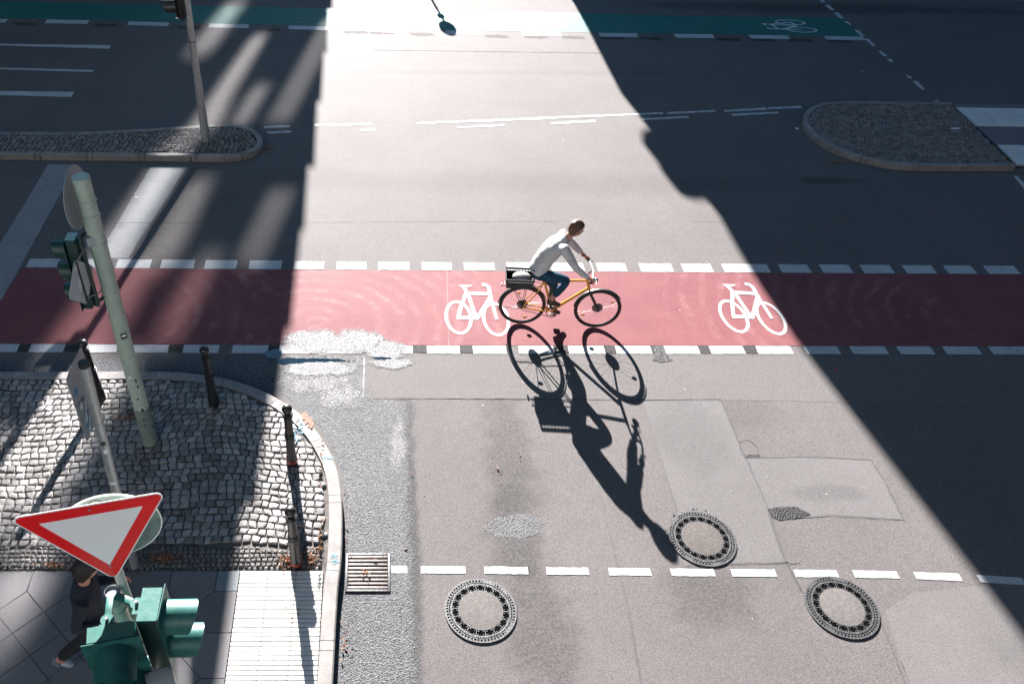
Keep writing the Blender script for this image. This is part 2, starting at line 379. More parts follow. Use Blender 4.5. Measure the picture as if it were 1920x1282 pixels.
# coarse strip beside the kerb
gl = [(520,757-30),(560,765),(600,800),(628,850),(643,900),(648,960),(644,1060),(637,1095),(618,1340)]
gr_ = [(860,1340),(860,1050),(860,760),(690,748),(684,669),(500,669),(440,690)]
def edge_fade(mat_, gx0, gx1):
    """coarse strip thins out ragged towards the road"""
    class T: pass
    t = NT.__new__(NT); t.mat = mat_; t.t = mat_.node_tree; t.b = t.t.nodes['Principled BSDF']; t.tc = [q for q in t.t.nodes if q.type == 'TEX_COORD'][0]; t.P = t.tc.outputs['Object']
    s_ = t.n('ShaderNodeSeparateXYZ'); t.link(t.P, s_.inputs[0])
    x = t.math('ADD', s_.outputs[0], t.math('MULTIPLY', t.math('SUBTRACT', t.noise(2.2, 3, .6), .5), .22))
    x = t.math('ADD', x, t.math('MULTIPLY', t.math('SUBTRACT', t.noise(45, 3, .7), .5), .35))
    q = t.n('ShaderNodeMapRange'); t.link(x, q.inputs[0]); q.inputs[1].default_value = gx0; q.inputs[2].default_value = gx1; q.inputs[3].default_value = 1; q.inputs[4].default_value = 0
    tr = t.n('ShaderNodeBsdfTransparent'); mx = t.n('ShaderNodeMixShader'); o = t.t.nodes['Material Output']
    t.link(q.outputs[0], mx.inputs[0]); t.link(tr.outputs[0], mx.inputs[1]); t.link(t.b.outputs[0], mx.inputs[2]); t.link(mx.outputs[0], o.inputs[0]); return mat_
m_gut = edge_fade(asphalt('asphalt_coarse_strip', (.080, .082, .086), grain=1.15, coarse=1.9, rough=.7, spec=.22, bump=1.0, big=.2), .38, .52)
mb = MB(False); mb.sheet(wobble(px(*(gl+gr_)), .006), Z1+.0008); struct(mb.build('gutter_strip', m_gut))
mb = MB(False); mb.sheet(px((-60,672),(500,672),(500,740),(430,706),(330,700),(-60,700)), Z1+.0004); struct(mb.build('gutter_strip', m_coarse))
mb = MB(False); mb.sheet(wobble(px((905,990),(930,970),(975,962),(1005,968),(1022,982),(1010,1000),(975,1010),(930,1005)), .008, .04), Z1); struct(mb.build('asphalt_patch', m_coarse))
# tar seams and cracks
def strip(mb, pts, w, z, jit=.004, seg=.07):
    L = []
    for a, b in zip(pts[:-1], pts[1:]):
        k = max(1, int((b-a).length/seg))
        L += [a+(b-a)*(i/k) for i in range(k)]
    L.append(pts[-1])
    l, r = [], []
    for i, p in enumerate(L):
        t = (L[min(i+1, len(L)-1)]-L[max(i-1, 0)]).normalized(); n = V(-t.y, t.x, 0); ww = w*random.uniform(.6, 1.3)/2; o = n*random.uniform(-jit, jit)
        l.append(V(*(p+n*ww+o)[:2], z)); r.append(V(*(p-n*ww+o)[:2], z))
    for i in range(len(L)-1):
        mb.add([r[i], r[i+1], l[i+1], l[i]], [(0,1,2,3)])
mb = MB(False)
for pts, w in (([(1203,751),(1237,855),(1270,959)], .030), ([(1351,749),(1383,825),(1410,885),(1440,953),(1458,1010),(1475,1056),(1500,1105)], .026),
               ([(1120,900),(1141,990),(1157,1057),(1180,1150),(1203,1290)], .030), ([(1400,858),(1520,856),(1632,862),(1660,905),(1695,976)], .024),
               ([(1443,962),(1500,970),(1560,966),(1692,974)], .018), ([(684,747),(1000,748),(1351,750)], .012), ([(1285,1060),(1380,1056),(1480,1054)], .022),
               ([(1650,1160),(1680,1235),(1705,1300)], .016), ([(838,504),(842,648)], .010)):
    strip(mb, px(*pts), w, Z2 if w > .011 else Z2+.002)
struct(mb.build('tar_seam', m_seam))
mb = MB(False)
for pts, w in (([(1386,829),(1389,848),(1397,858)], .008), ([(1386,829),(1403,824),(1420,838),(1424,856)], .007), ([(1440,962),(1452,1000),(1470,1050)], .006),
               ([(1351,749),(1375,800),(1386,829)], .006), ([(1203,750),(1351,748)], .006), ([(1475,1056),(1505,1110)], .008), ([(1480,1057),(1500,1055)], .01),
               ([(180,418),(400,418)], .010), ([(560,417),(900,415),(1050,415)], .006), ([(1300,416),(1600,417)], .006), ([(1320,1095),(1345,1098)], .003), ([(684,746),(1203,750)], .006),
               ([(1690,1240),(1712,1300)], .006), ([(560,75),(560,79)], .02), ([(700,94),(1130,100)], .02)):
    strip(mb, px(*pts), w, Z3)
struct(mb.build('crack', m_crack))
mb = MB(False)
for P_ in ([(1440,955),(1455,951),(1490,949),(1520,964),(1505,971),(1460,975),(1444,968)], [(1396,853),(1424,852),(1424,857),(1398,858)]):
    mb.sheet(wobble(px(*P_), .007, .03), Z2+.001)
struct(mb.build('tar_spot', m_tar))
# white line down the wet asphalt
mb = MB(False); strip(mb, px((683,672),(681,746)), .02, Z2+.001); struct(mb.build('road_marking', m_white_old))

# ---- lanes
LY0, LY1 = 9.335, 11.13            # red lane
mb = MB(False)
lo = [G(-60,643), G(0,644), G(525,646.5), G(950,647.5), G(1280,647.7), G(1919,649), G(2060,649.6)]
up = [G(2060,516), G(1919,515), G(1280,511), G(950,508.7), G(525,505.9), G(100,502.5), G(42,502.2)]
mb.sheet(lo+up+[G(0,566)], Z2); struct(mb.build('red_cycle_lane', m_red))
mb = MB(False)
mb.sheet([G(-60,32), G(0,35), G(127,37), G(278,41.3), G(429,45.3), G(579,48.6), G(875,58), G(1158,62), G(1441,65.7), G(1616,68),
          G(1576,34), G(1290,31), G(975,22), G(650,17), G(0,3), G(-60,1)], Z2); struct(mb.build('green_cycle_lane', m_green))
# faint wear under the red lane edge: dashes
def dashes(name, segs, edge, d0, d1, mat, skip=(), z=Z3):
    """rectangles of paint whose far (or near) edge follows the lane edge"""
    mb = MB(False)
    for a, b in segs:
        A, B = G(a, edge(a)), G(b, edge(b))
        q = [V(A.x, A.y+d0, 0), V(B.x, B.y+d0, 0), V(B.x, B.y+d1, 0), V(A.x, A.y+d1, 0)]
        mb.sheet(wobble(q, .004, .05), z)
    return struct(mb.build(name, mat))
def lerp(tab):
    def f(x):
        for (x0, y0), (x1, y1) in zip(tab[:-1], tab[1:]):
            if x <= x1 or (x1, y1) == tab[-1]: return y0+(y1-y0)*(x-x0)/(x1-x0)
    return f
e_top = lerp([(0,502),(100,502.5),(525,505.9),(950,508.7),(1280,511),(1919,515)])
dashes('road_marking', [(48,107),(127,187),(216,280),(299,362),(382,442),(466,527)], e_top, .012, .245, m_white)
dashes('road_marking', [(551,607),(631,687),(709,768),(791,848),(871,929)], e_top, .012, .23, m_white_old)
dashes('road_marking', [(952,1012),(1036,1097),(1122,1177),(1203,1264),(1283,1339),(1360,1446),(1467,1523),(1545,1601),(1622,1679),(1702,1758),(1780,1833),(1856,1915)], e_top, .012, .24, m_white)
e_bot = lerp([(0,644),(525,646.5),(950,647.5),(1280,647.7),(1919,649)])
bseg = [(-35,38),(60,124),(153,223),(250,318),(346,412),(437,504),(525,597),(613,677),(731,773),(800,861),(886,948),(971,1036),(1064,1131),(1152,1218),(1240,1307),(1328,1391),(1415,1480),(1505,1568),(1591,1657),(1679,1743),(1765,1830),(1851,1921)]
dashes('road_marking', bseg, e_bot, -.185, -.012, m_white)
gaps = [(38,60),(124,153),(318,346),(504,525),(597,613),(1036,1064),(1131,1152),(1218,1242),(1307,1328),(1391,1415),(861,886),(773,800),(677,731)]
mb = MB(False)
for a, b in gaps:
    A, B = G(a, e_bot(a)), G(b, e_bot(b))
    mb.sheet(wobble([V(A.x+.005, A.y-.17, 0), V(B.x-.005, B.y-.17, 0), V(B.x-.005, B.y-.01, 0), V(A.x+.005, A.y-.01, 0)], .012, .04), Z2+.001)
struct(mb.build('worn_gap', m_tar if False else asphalt('asphalt_dark_gap', (.035, .033, .032), grain=1.0, coarse=1.6, bump=1)))
mb = MB(False)
for P_ in ([(1222,648),(1243,648),(1250,665),(1262,676),(1240,680),(1222,676),(1228,664)], [(597,648),(613,648),(612,668),(597,668)]):
    mb.sheet(wobble(px(*P_), .01, .03), Z2+.0025)
struct(mb.build('tar_spot', m_tar))
e_low = lerp([(733,1060.5),(850,1061),(1297,1066),(1640,1069),(1795,1075),(1915,1083)])
dashes('road_marking', [(734,763),(789,872),(907,989),(1023,1102),(1140,1218),(1256,1337),(1369,1452),(1487,1567),(1597,1680),(1712,1797),(1830,1915)], e_low, -.098, 0, m_white)
e_gr = lerp([(-60,35),(0,36),(127,37.4),(278,41.6),(429,45.6),(579,49),(875,58.6),(1158,62.6),(1441,66.3),(1616,69)])
dashes('road_marking', [(-40,16),(89,168),(242,318),(393,467),(542,616),(689,761),(835,905),(977,1050),(1122,1193),(1263,1335),(1403,1476),(1543,1616)], e_gr, -.24, -.012, m_white)
mb = MB(False)
for a in (20, 175, 330, 480, 640, 690, 765, 905, 980, 1050, 1122, 1195, 1340, 1405, 1475, 1545):
    y = e_gr(a)+8.5; mb.sheet(wobble(px((a,y-2),(a+44,y-1),(a+50,y+4),(a+8,y+3.5)), .03, .06), Z1)
struct(mb.build('asphalt_patch', asphalt('asphalt_rough_scar', (.05, .043, .04), grain=1.1, coarse=2.2, bump=1)))
# other markings, quad by quad
def quads(L, mat=m_white, z=Z3, amp=.006):
    mb = MB(False)
    for q in L: mb.sheet(wobble(px(*q), amp, .09), z)
    return struct(mb.build('road_marking', mat))
k3 = lambda L: [tuple((x/5.647+1380, y/5.647) for x, y in q) for q in L]
quads(k3([[(870,-8),(915,-8),(950,33),(905,33)],[(940,55),(985,55),(1042,112),(1000,112)],[(1035,138),(1080,138),(1140,198),(1095,198)],[(1140,228),(1180,230),(1222,272),(1205,272),(1180,250),(1160,248)],
          [(1250,320),(1295,322),(1365,390),(1325,390)],[(1355,412),(1400,414),(1455,465),(1475,492),(1440,490),(1420,470)],[(1500,540),(1545,548),(1606,600),(1560,600)],[(1592,625),(1640,628),(1668,658),(1630,662)],
          [(1790,797),(1830,800),(1872,832),(1830,832)],[(1322,748),(1335,750),(1352,766),(1342,766)]])+
      [[(1710,152.6),(1720,152.6),(1735,168.7),(1728,168.7)],[(1749.5,188.5),(1758,188.5),(1763,191),(1753,191)]])
mid = [[(782,230),(930,224),(1100,217),(1243,211),(1243,214),(1100,220.5),(930,228),(782,233)],[(858,238.5),(945,233.5),(946,237),(857,240.5)],[(1033,230),(1117,225.5),(1118,229.5),(1034,234)],[(1204,222.5),(1290,218.5),(1292,221.5),(1206,226)],
       [(1370,214.5),(1458,210),(1460,213),(1374,218)],[(1250,211.5),(1342,207),(1342,210),(1252,214.5)],[(1358,207),(1436,202.5),(1438,206),(1360,210.5)],[(1440,202),(1502,199.5),(1504,203),(1440,205)],
       [(495,237.5),(544,235.8),(544,239),(495,241)],[(500,247.5),(546,245.5),(546,249),(502,251)],[(590,233.5),(640,232),(692,231),(700,234),(640,236),(590,236.5)],[(676,242),(702,241),(704,245),(677,246)]]
quads(mid, m_white, amp=.012)
quads([[(-60,81),(0,83),(208,85.5),(206,92),(0,86),(-60,84)],[(-60,125.5),(0,127.5),(176,132),(173,136),(0,130.5),(-60,129)],[(-60,169),(0,171.5),(139,173),(134,182.5),(0,179),(-60,177)]])
quads([[(90,309),(145,309),(105,379),(62,456),(28,518),(0,566),(-40,640),(-60,560),(-20,490),(0,457),(45,384)],[(283,313),(350,313),(310,377),(262,449),(240,484),(176,484),(215,428),(247,372)]], m_white_old, Z1+.002)
quads([[(1900,330),(1908,331),(1975,400),(1955,400)]])
# bicycle symbols painted on the lanes
def symbol(fn, mat, name='bicycle_symbol', wk=.055):
    mb = MB(False)
    zz = [Z4]
    def seg(a, b, w0=wk, w1=None):
        w1 = w1 or w0; a, b = V(*a, 0), V(*b, 0); t = (b-a).normalized(); n = V(-t.y, t.x, 0)
        z = zz[0]; zz[0] += .0002
        mb.sheet([fn(a+n*w0/2), fn(a-n*w0/2), fn(b-n*w1/2), fn(b+n*w1/2)], z)
    def poly(pts):
        z = zz[0]; zz[0] += .0002; mb.sheet([fn(V(*p, 0)) for p in pts], z)
    def wheel(cx_, cy_, a=.185, b=.372, w=.046):
        z = zz[0]; zz[0] += .0002; k = 44; o, i_ = [], []
        for j in range(k):
            t = 2*pi*j/k
            o.append(fn(V(cx_+(a+w/2)*cos(t), cy_+(b+w*.62)*sin(t), 0))); i_.append(fn(V(cx_+(a-w/2)*cos(t), cy_+(b-w*.62)*sin(t), 0)))
        for j in range(k):
            q = [i_[j], o[j], o[(j+1)%k], i_[(j+1)%k]]
            mb.sheet(q, z)
    wheel(0, 0); wheel(.564, -.025)
    seg((.115,.772),(.158,.66),.05); poly([(.06,.80),(.10,.745),(.20,.742),(.235,.765),(.275,.79),(.27,.80)])
    seg((.150,.70),(.168,.60)); seg((.168,.62),(.068,.29)); seg((.068,.30),(-.008,-.02)); seg((-.03,-.012),(.30,-.02),.075)
    seg((.185,.60),(.262,0)); seg((.549,.54),(.283,-.02),.06); seg((.165,.59),(.55,.575),.075)
    seg((.523,.64),(.575,-.04),.05,.045)
    seg((.425,.815),(.485,.812),.07); seg((.478,.822),(.53,.745),.06); seg((.522,.77),(.536,.60),.055)
    return struct(mb.build(name, mat))
O2 = G(*(302/8.544+1340, 792/8.544+500)); O1 = O2 + V(1.349-5.572, 10.734-10.811, 0)
symbol(lambda p: V(O2.x+p.x, O2.y+p.y-.03*p.x, 0), m_symbol)
symbol(lambda p: V(O1.x+p.x, O1.y+p.y-.02*p.x, 0), m_symbol)
symbol(lambda p: V(10.52-p.y*.98+.19*p.x, 21.86-.84*p.x-.03*p.y, 0), m_symbol)
# pools and wet asphalt by the kerb, thrown over lane and marks: thin films with ragged edges
def alpha_mask(t, mat_out_color, mask):
    tr = t.n('ShaderNodeBsdfTransparent'); mx = t.n('ShaderNodeMixShader'); o = t.t.nodes['Material Output']
    t.link(mask, mx.inputs[0]); t.link(tr.outputs[0], mx.inputs[1]); t.link(t.b.outputs[0], mx.inputs[2]); t.link(mx.outputs[0], o.inputs[0])
def film(name, cols, rough, spec, blobs, bumpk=1.0, cut=(.45, .55)):
    t = NT(name); gn = t.noise(75, 3, .7); cc = t.ramp(gn, [(.3, cols[0]), (.7, cols[1])])
    t.out(cc, t.ramp(t.noise(65, 2, .6), [(.40, rough), (.62, .95)]) if bumpk else rough, t.bump(t.math('ADD', gn, t.voro(60)), .012, bumpk) if bumpk else None, spec=spec)
    m = None
    for b in blobs:
        k = t.blob(*b); m = k if m is None else t.math('MAXIMUM', m, k)
    g_ = t.math('ADD', m, t.math('MULTIPLY', t.math('SUBTRACT', t.noise(48, 3, .7), .5), 1.0))
    alpha_mask(t, None, t.ramp(g_, [(cut[0], 0), (cut[1], 1)])); return t.mat
def bl(x, y, rx, ry, rot=0, wob=.5, nsc=5., edge=.5):
    p = G(x, y); return (p.x, p.y, rx, ry, rot, wob, nsc, edge)
m_film = film('wet_film', [(.08,.081,.084), (.17,.17,.175)], .42, .55, [bl(590,641,.42,.26), bl(668,640,.42,.26), bl(725,658,.28,.22), bl(735,682,.30,.10), bl(600,690,.5,.16)], cut=(.25,.85))
m_film2 = film('damp_gravel_film', [(.04,.042,.046), (.19,.19,.195)], .42, .5, [bl(590,715,.62,.30,0,.6,4.,.9), bl(640,745,.45,.30,0,.6,4.,.9), bl(745,840,.16,.7,0,.6,4,.9)], cut=(.5,1.3))
mb = MB(False); mb.sheet([V(-1.75,6.2,0), V(.9,6.2,0), V(.9,9.95,0), V(-1.75,9.95,0)], Z4+.002)
struct(mb.build('wet_asphalt', m_film))
mb = MB(False); mb.sheet([V(-1.5,5.8,0), V(.9,5.8,0), V(.9,9.1,0), V(-1.5,9.1,0)], Z3+.0007)
struct(mb.build('wet_asphalt', m_film2))
m_pud = film('puddle_water', [(.004,.010,.015), (.006,.014,.02)], .05, .5, [bl(513,664,.12,.10,0,.35,8,.5), bl(590,676,.46,.04,0,.5,6,.5), bl(545,677,.2,.06,0,.4,6,.5), bl(716,672,.12,.022,0,.4,8,.4)], 0, cut=(.45,.52))
mb = MB(False); mb.sheet([V(-1.75,8.2,0), V(.9,8.2,0), V(.9,9.4,0), V(-1.75,9.4,0)], Z4+.003)
struct(mb.build('puddle', m_pud))

# ---- kerbs: outline swept with a real face
def band(mb, outer, inner, ztop, joints=True, gap=.008, face=.0, bev=.015):
    """kerb stones between two polylines; outer edge gets a face down to the road"""
    n = len(outer)
    for i in range(n-1):
        a0, a1, b0, b1 = outer[i], outer[i+1], inner[i], inner[i+1]
        L = (a1-a0).length; g_ = min(.3, gap/L) if joints else 0
        A0, A1 = a0.lerp(a1, g_/2), a0.lerp(a1, 1-g_/2); B0, B1 = b0.lerp(b1, g_/2), b0.lerp(b1, 1-g_/2)
        def w(p, q, z, k=0): d = (q-p); d = d.normalized()*k if d.length > 1e-6 else d; return V(p.x+d.x, p.y+d.y, z)
        vs = [w(A0,B0,face), w(A1,B1,face), w(A0,B0,ztop-bev), w(A1,B1,ztop-bev), w(A0,B0,ztop,bev), w(A1,B1,ztop,bev), w(B0,A0,ztop), w(B1,A1,ztop), w(B0,A0,face), w(B1,A1,face)]
        mb.add(vs, [(0,1,3,2),(2,3,5,4),(4,5,7,6),(6,7,9,8),(0,2,4,6,8),(1,9,7,5,3)])
def resample(pts, step):
    L = [0]
    for a, b in zip(pts[:-1], pts[1:]): L.append(L[-1]+(b-a).length)
    n = max(1, round(L[-1]/step)); out = []
    for i in range(n+1):
        s_ = L[-1]*i/n; j = max(k for k in range(len(L)) if L[k] <= s_+1e-9); j = min(j, len(pts)-2)
        out.append(pts[j].lerp(pts[j+1], (s_-L[j])/max(1e-9, L[j+1]-L[j])))
    return out
def smooth(pts, it=2, closed=False):
    for _ in range(it):
        o = [pts[0]]
        for a, b in zip(pts[:-1], pts[1:]): o += [a.lerp(b, .25), a.lerp(b, .75)]
        o.append(pts[-1]); pts = o
    return pts
def inset(pts, d, side=1):
    out = []
    for i, p in enumerate(pts):
        t_ = (pts[min(i+1, len(pts)-1)]-pts[max(i-1, 0)]).normalized(); out.append(p+V(-t_.y, t_.x, 0)*d*side)
    return out
KZ = .12
kout = smooth(px((-260,695),(0,695.5),(200,695.5),(290,695),(340,696),(399,704),(441.6,712.7),(487,728.5),(536.6,754.7),(582.5,790.7),(618.5,843),(636.5,889),(643,951),(640.5,1060),(633.9,1089.7),(623.9,1282),(612,1520), z=KZ), 2)
kout = resample(kout, .12); kin = inset(kout, .155, -1)
mb = MB(True, 30)
i = 0
while i < len(kout)-1:
    j = min(i+8, len(kout)-1)
    for a in range(i, j):
        seg_o, seg_i = kout[a:a+2], kin[a:a+2]
        band(mb, seg_o, seg_i, KZ+.002, joints=(a == i), gap=.012)
    i = j
struct(mb.build('kerb', m_granite))
# pavement bed
mb = MB(False)
ki = inset(kout, .14, -1)
mb.sheet([V(-40, ki[0].y, 0)]+[V(p.x, p.y, 0) for p in ki]+[V(ki[-1].x, -30, 0), V(-40, -30, 0)], KZ-.022)
struct(mb.build('pavement', m_bed_lit))
def inpoly(x, y, poly):
    c = False; j = len(poly)-1
    for i in range(len(poly)):
        a, b = poly[i], poly[j]
        if (a[1] > y) != (b[1] > y) and x < (b[0]-a[0])*(y-a[1])/(b[1]-a[1])+a[0]: c = not c
        j = i
    return c
def cobbles(mb, poly, z, sx, sy, warp, jit=.16, gap=.010, h=.010, rot=0.0):
    xs = [p[0] for p in poly]; ys = [p[1] for p in poly]; cx_, cy_ = sum(xs)/len(xs), sum(ys)/len(ys)
    R_ = max(max(xs)-min(xs), max(ys)-min(ys)); nx, ny = int(R_/sx*.8)+3, int(R_/sy*.8)+3
    rnd = random.Random(len(poly)*31+int(sx*1e4))
    jm = {}
    def corner(i, j, off):
        # jittered shared corner
        if (i, j, off) not in jm: jm[(i, j, off)] = (rnd.uniform(-1, 1)*jit*sx, rnd.uniform(-1, 1)*jit*sy*.8)
        return jm[(i, j, off)]
    c, s = cos(rot), sin(rot)
    for j in range(-ny, ny):
        off = rnd.uniform(0, 1); widths = 0.0
        for i in range(-nx, nx):
            P4 = []
            for (di, dj) in ((0,0),(1,0),(1,1),(0,1)):
                q = corner(i+di, j, off) if dj == 0 else corner(i+di, j+.5, off)
                u = (i+di+off)*sx+q[0]; v = (j+dj)*sy+q[1]
                P4.append((u, v))
            W4 = []
            for u, v in P4:
                uu, vv = warp(u, v); W4.append(V(cx_+uu*c-vv*s, cy_+uu*s+vv*c, 0))
            m = (W4[0]+W4[1]+W4[2]+W4[3])/4
            if not inpoly(m.x, m.y, poly): continue
            for a_ in range(4):
                q = W4[a_]; f_ = 1.0
                while not inpoly(m.x+(q.x-m.x)*f_, m.y+(q.y-m.y)*f_, poly) and f_ > .1: f_ -= .07
                W4[a_] = m+(q-m)*f_
            if min((W4[k_]-m).length for k_ in range(4)) < .018: continue
            m = (W4[0]+W4[1]+W4[2]+W4[3])/4
            # clip corners outside by pulling in
            zj = z+rnd.uniform(-.004, .004); tl = V(rnd.uniform(-.03,.03), rnd.uniform(-.03,.03), 0)
            def at(q, k, dz): d = q-m; r = d*(1-k/max(d.length, .01)); return V(m.x+r.x, m.y+r.y, zj+dz+tl.dot(r))
            e8 = []
            for a in range(4):
                p, q = W4[a], W4[(a+1)%4]; e8 += [p+(m-p)*.07, p.lerp(q, .5)+(p-q).orthogonal().normalized()*0]
            g0 = gap/2
            r0 = [at(q, g0, -.03) for q in e8]; r1 = [at(q, g0+.001, -.002) for q in e8]; r2 = [at(q, g0+.008, h*.75+rnd.uniform(-.002,.002)) for q in e8]; r3 = [at(q, max(.02, (q-m).length*.55), h+rnd.uniform(-.003,.003)) for q in e8]
            mb.loft([r0, r1, r2, r3], cap0=False)
    return mb
corner_in = inset(kout, .162, -1)
yb = 5.72
reg = [V(-6.2, corner_in[0].y, 0)]+[V(p.x, p.y, 0) for p in corner_in if p.y > yb and p.x > -6.2]+[V(corner_in[-1].x+.06, yb, 0), V(-6.2, yb, 0)]
reg2 = [(p.x, p.y) for p in reg]
mb = MB(True, 50); cobbles(mb, reg2, KZ-.006, .106, .101, lambda u, v: (u+.03*sin(v*3.1), v+.09*sin(u*1.3+.6)+.02*sin(u*4+v*2)), .17, .010, .007)
struct(mb.build('cobblestone_paving', m_cobble))
mb = MB(True, 50); cobbles(mb, [(-6.2,5.41),(-.575,5.41),(-.585,yb+.01),(-6.2,yb+.01)], KZ-.006, .062, .058, lambda u, v: (u, v+.004*sin(u*9)), .12, .009, .007)
struct(mb.build('small_cobble_strip', m_cobble_s))
# granite slabs laid diagonally with pentagonal edge pieces
d_ = .5; X0, Y0, YE, XE = -3.72, 5.145, 5.40, -1.478
def slabs(mb, polys, z, gap=.005, h=.03):
    for P_ in polys:
        m = sum((V(*p, 0) for p in P_), V(0,0,0))/len(P_)
        Q = [V(*p, 0)+(m-V(*p, 0)).normalized()*gap for p in P_]
        mb.prism([(q.x, q.y) for q in Q], z-h, z)
P_ = []
for i in range(-6, 5):
    for j in range(0, 8):
        x, y = X0+i*d_, Y0-j*d_
        if x < -1.6 and y < 5.2:
            if x+d_/2 < XE-.2 or True:
                # squares centred below the vertex
                if x <= X0+4*d_+.01: P_.append([(x, y), (x+d_/2, y-d_/2), (x, y-d_), (x-d_/2, y-d_/2)]) if x < X0+4*d_-.01 else None
                if x < X0+4*d_-.01: P_.append([(x+d_/2, y-d_/2), (x+d_, y-d_), (x+d_/2, y-1.5*d_), (x, y-d_)])
        if j == 0 and x < X0+4*d_-.01: P_.append([(x, y), (x+d_/2, y-d_/2), (x+d_, y), (x+d_, YE), (x, YE)])
    pass
xv = X0+4*d_
for j in range(0, 8):
    y = Y0-j*d_; P_.append([(xv, y), (xv-d_/2, y-d_/2), (xv, y-d_), (XE, y-d_), (XE, y)])
mb = MB(False); slabs(mb, [p for p in P_ if p], KZ); struct(mb.build('granite_slab_paving', m_slab))
mb = MB(False); slabs(mb, [[(xv, Y0),(XE, Y0),(XE, YE),(xv, YE)]], KZ+.001); struct(mb.build('bluish_slab', m_slab_b))
# ribbed tactile paving
mb = MB(True, 40)
TX = [-1.472, -1.164, -.858, -.562]
for c_ in range(3):
    y = 5.398; k = 0
    while y > 2.6:
        w = .0305 if k % 1 == 0 else .03
        x0, x1 = TX[c_]+.003, TX[c_+1]-.003
        # ridge with chamfer
        a, b = y-.0020, y-.0475
        vs = [V(x0,a,KZ-.02), V(x1,a,KZ-.02), V(x0,a-.003,KZ+.003), V(x1,a-.003,KZ+.003), V(x0,b+.003,KZ+.003), V(x1,b+.003,KZ+.003), V(x0,b,KZ-.02), V(x1,b,KZ-.02)]
        mb.add(vs, [(0,2,3,1),(2,4,5,3),(4,6,7,5),(0,6,4,2),(1,3,5,7)])
        y -= .0535; k += 1
struct(mb.build('tactile_paving', m_tact))
# spray marks on kerb and stones
def specks(name, mat, cx_, cy_, rx, ry, n, z, s0=.004, s1=.017, rot=0):
    mb = MB(False)
    for _ in range(n):
        a, r = random.uniform(0, 2*pi), sqrt(random.random()); x, y = rx*r*cos(a), ry*r*sin(a)
        x, y = x*cos(rot)-y*sin(rot), x*sin(rot)+y*cos(rot); s_ = random.uniform(s0, s1); b = random.uniform(0, 6)
        mb.sheet([(cx_+x+s_*cos(b+k*2*pi/5)*random.uniform(.5, 1), cy_+y+s_*sin(b+k*2*pi/5)*random.uniform(.5, 1)) for k in range(5)], z+random.uniform(0, .0015))
    return struct(mb.build(name, mat))
c1 = G(573,790,KZ); c2 = G(583,815,KZ)
specks('spray_mark', m_chalk_o, c1.x+.02, c1.y+.02, .05, .16, 130, KZ+.0145, rot=.5)
specks('spray_mark', m_chalk_b, c1.x-.10, c1.y-.16, .08, .24, 90, KZ+.0145)
c3 = G(613,858,KZ); specks('spray_mark', m_chalk_b, c3.x, c3.y, .08, .02, 35, KZ+.005)
c4 = G(628,1047,KZ); specks('spray_mark', m_chalk_b, c4.x, c4.y, .05, .08, 30, KZ+.005)

# ---- traffic islands
def island(outer_px, close_pts, z, cobreg, name, sx=.1, kb=.11, step=.12, per=8):
    o = resample(smooth(px(*outer_px, z=z), 2), step); n_ = inset(o, kb, -1)
    mb = MB(True, 30)
    for a in range(len(o)-1): band(mb, o[a:a+2], n_[a:a+2], z, joints=(a % per == 0), gap=.03)
    struct(mb.build('kerb', m_granite))
    poly = [(p.x, p.y) for p in n_]+[(p.x, p.y) for p in close_pts]
    mb = MB(False); mb.sheet(poly, z-.02); struct(mb.build(name, m_bed))
    mb = MB(True, 50); cobbles(mb, poly, z-.008, sx, sx*.95, lambda u, v: (u, v+.05*sin(u*3)), .18, .014, .010)
    struct(mb.build('cobblestone_paving', m_cobble_d))
island([(-260,243),(0,246),(140,248),(280,240.5),(400,233),(440,232),(470,238),(488,250),(494,264),(488,277),(465,288),(440,293),(412,293.5),(280,291.5),(0,289),(-260,287)], [], KZ, None, 'traffic_island', .10)
rp = [(1906,311),(1704,311),(1650,304),(1582,286),(1540,265),(1512,240),(1504,222),(1510,207),(1528,196),(1558,189),(1640,189.5),(1783,191.5)]
island(rp, [], KZ, None, 'traffic_island', .085)
mb = MB(False)
zt = .05
mb.sheet(px((1787,195),(2100,197),(2300,311),(1907,311), z=zt), zt); struct(mb.build('traffic_island', m_slab))
mb = MB(False)
A0, A1 = G(1791,202,zt), G(2150,206,zt); B0, B1 = G(1830,237,zt), G(2150,239,zt); C0, C1 = G(1868,272,zt), G(2200,274,zt); D0, D1 = G(1906,310,zt), G(2300,312,zt)
def tiles(p00, p01, p10, p11, nr, tw):
    # rows between top edge p00-p01 and bottom edge p10-p11
    for r in range(nr):
        y0, y1 = p00.y+(p10.y-p00.y)*r/nr, p00.y+(p10.y-p00.y)*(r+1)/nr
        x = p00.x+(p10.x-p00.x)*r/nr
        x = p00.x-.1
        while x < 17.5:
            le0 = p00.x+(p10.x-p00.x)*r/nr; le1 = p00.x+(p10.x-p00.x)*(r+1)/nr
            xa, xb = x+.006, x+tw-.006
            if xb > le0: mb.prism([(max(xa, le1+.01), y1+.006), (max(xb, le1+.02), y1+.006), (xb, y0-.006), (max(xa, le0+.01), y0-.006)], zt-.02, zt+.006)
            x += tw
tiles(A0, A1, B0, B1, 3, .62); tiles(C0, C1, D0, D1, 3, .62)
struct(mb.build('tactile_paving', m_tact))
# far pavement beyond the carriageway
mb = MB(False); mb.prism([(-60,23.75),(60,23.75),(60,24.0),(-60,24.0)], 0, .12); struct(mb.build('kerb', m_granite))
mb = MB(False); mb.prism([(-60,24.0),(60,24.0),(60,90),(-60,90)], 0, .115); struct(mb.build('pavement', m_slab))
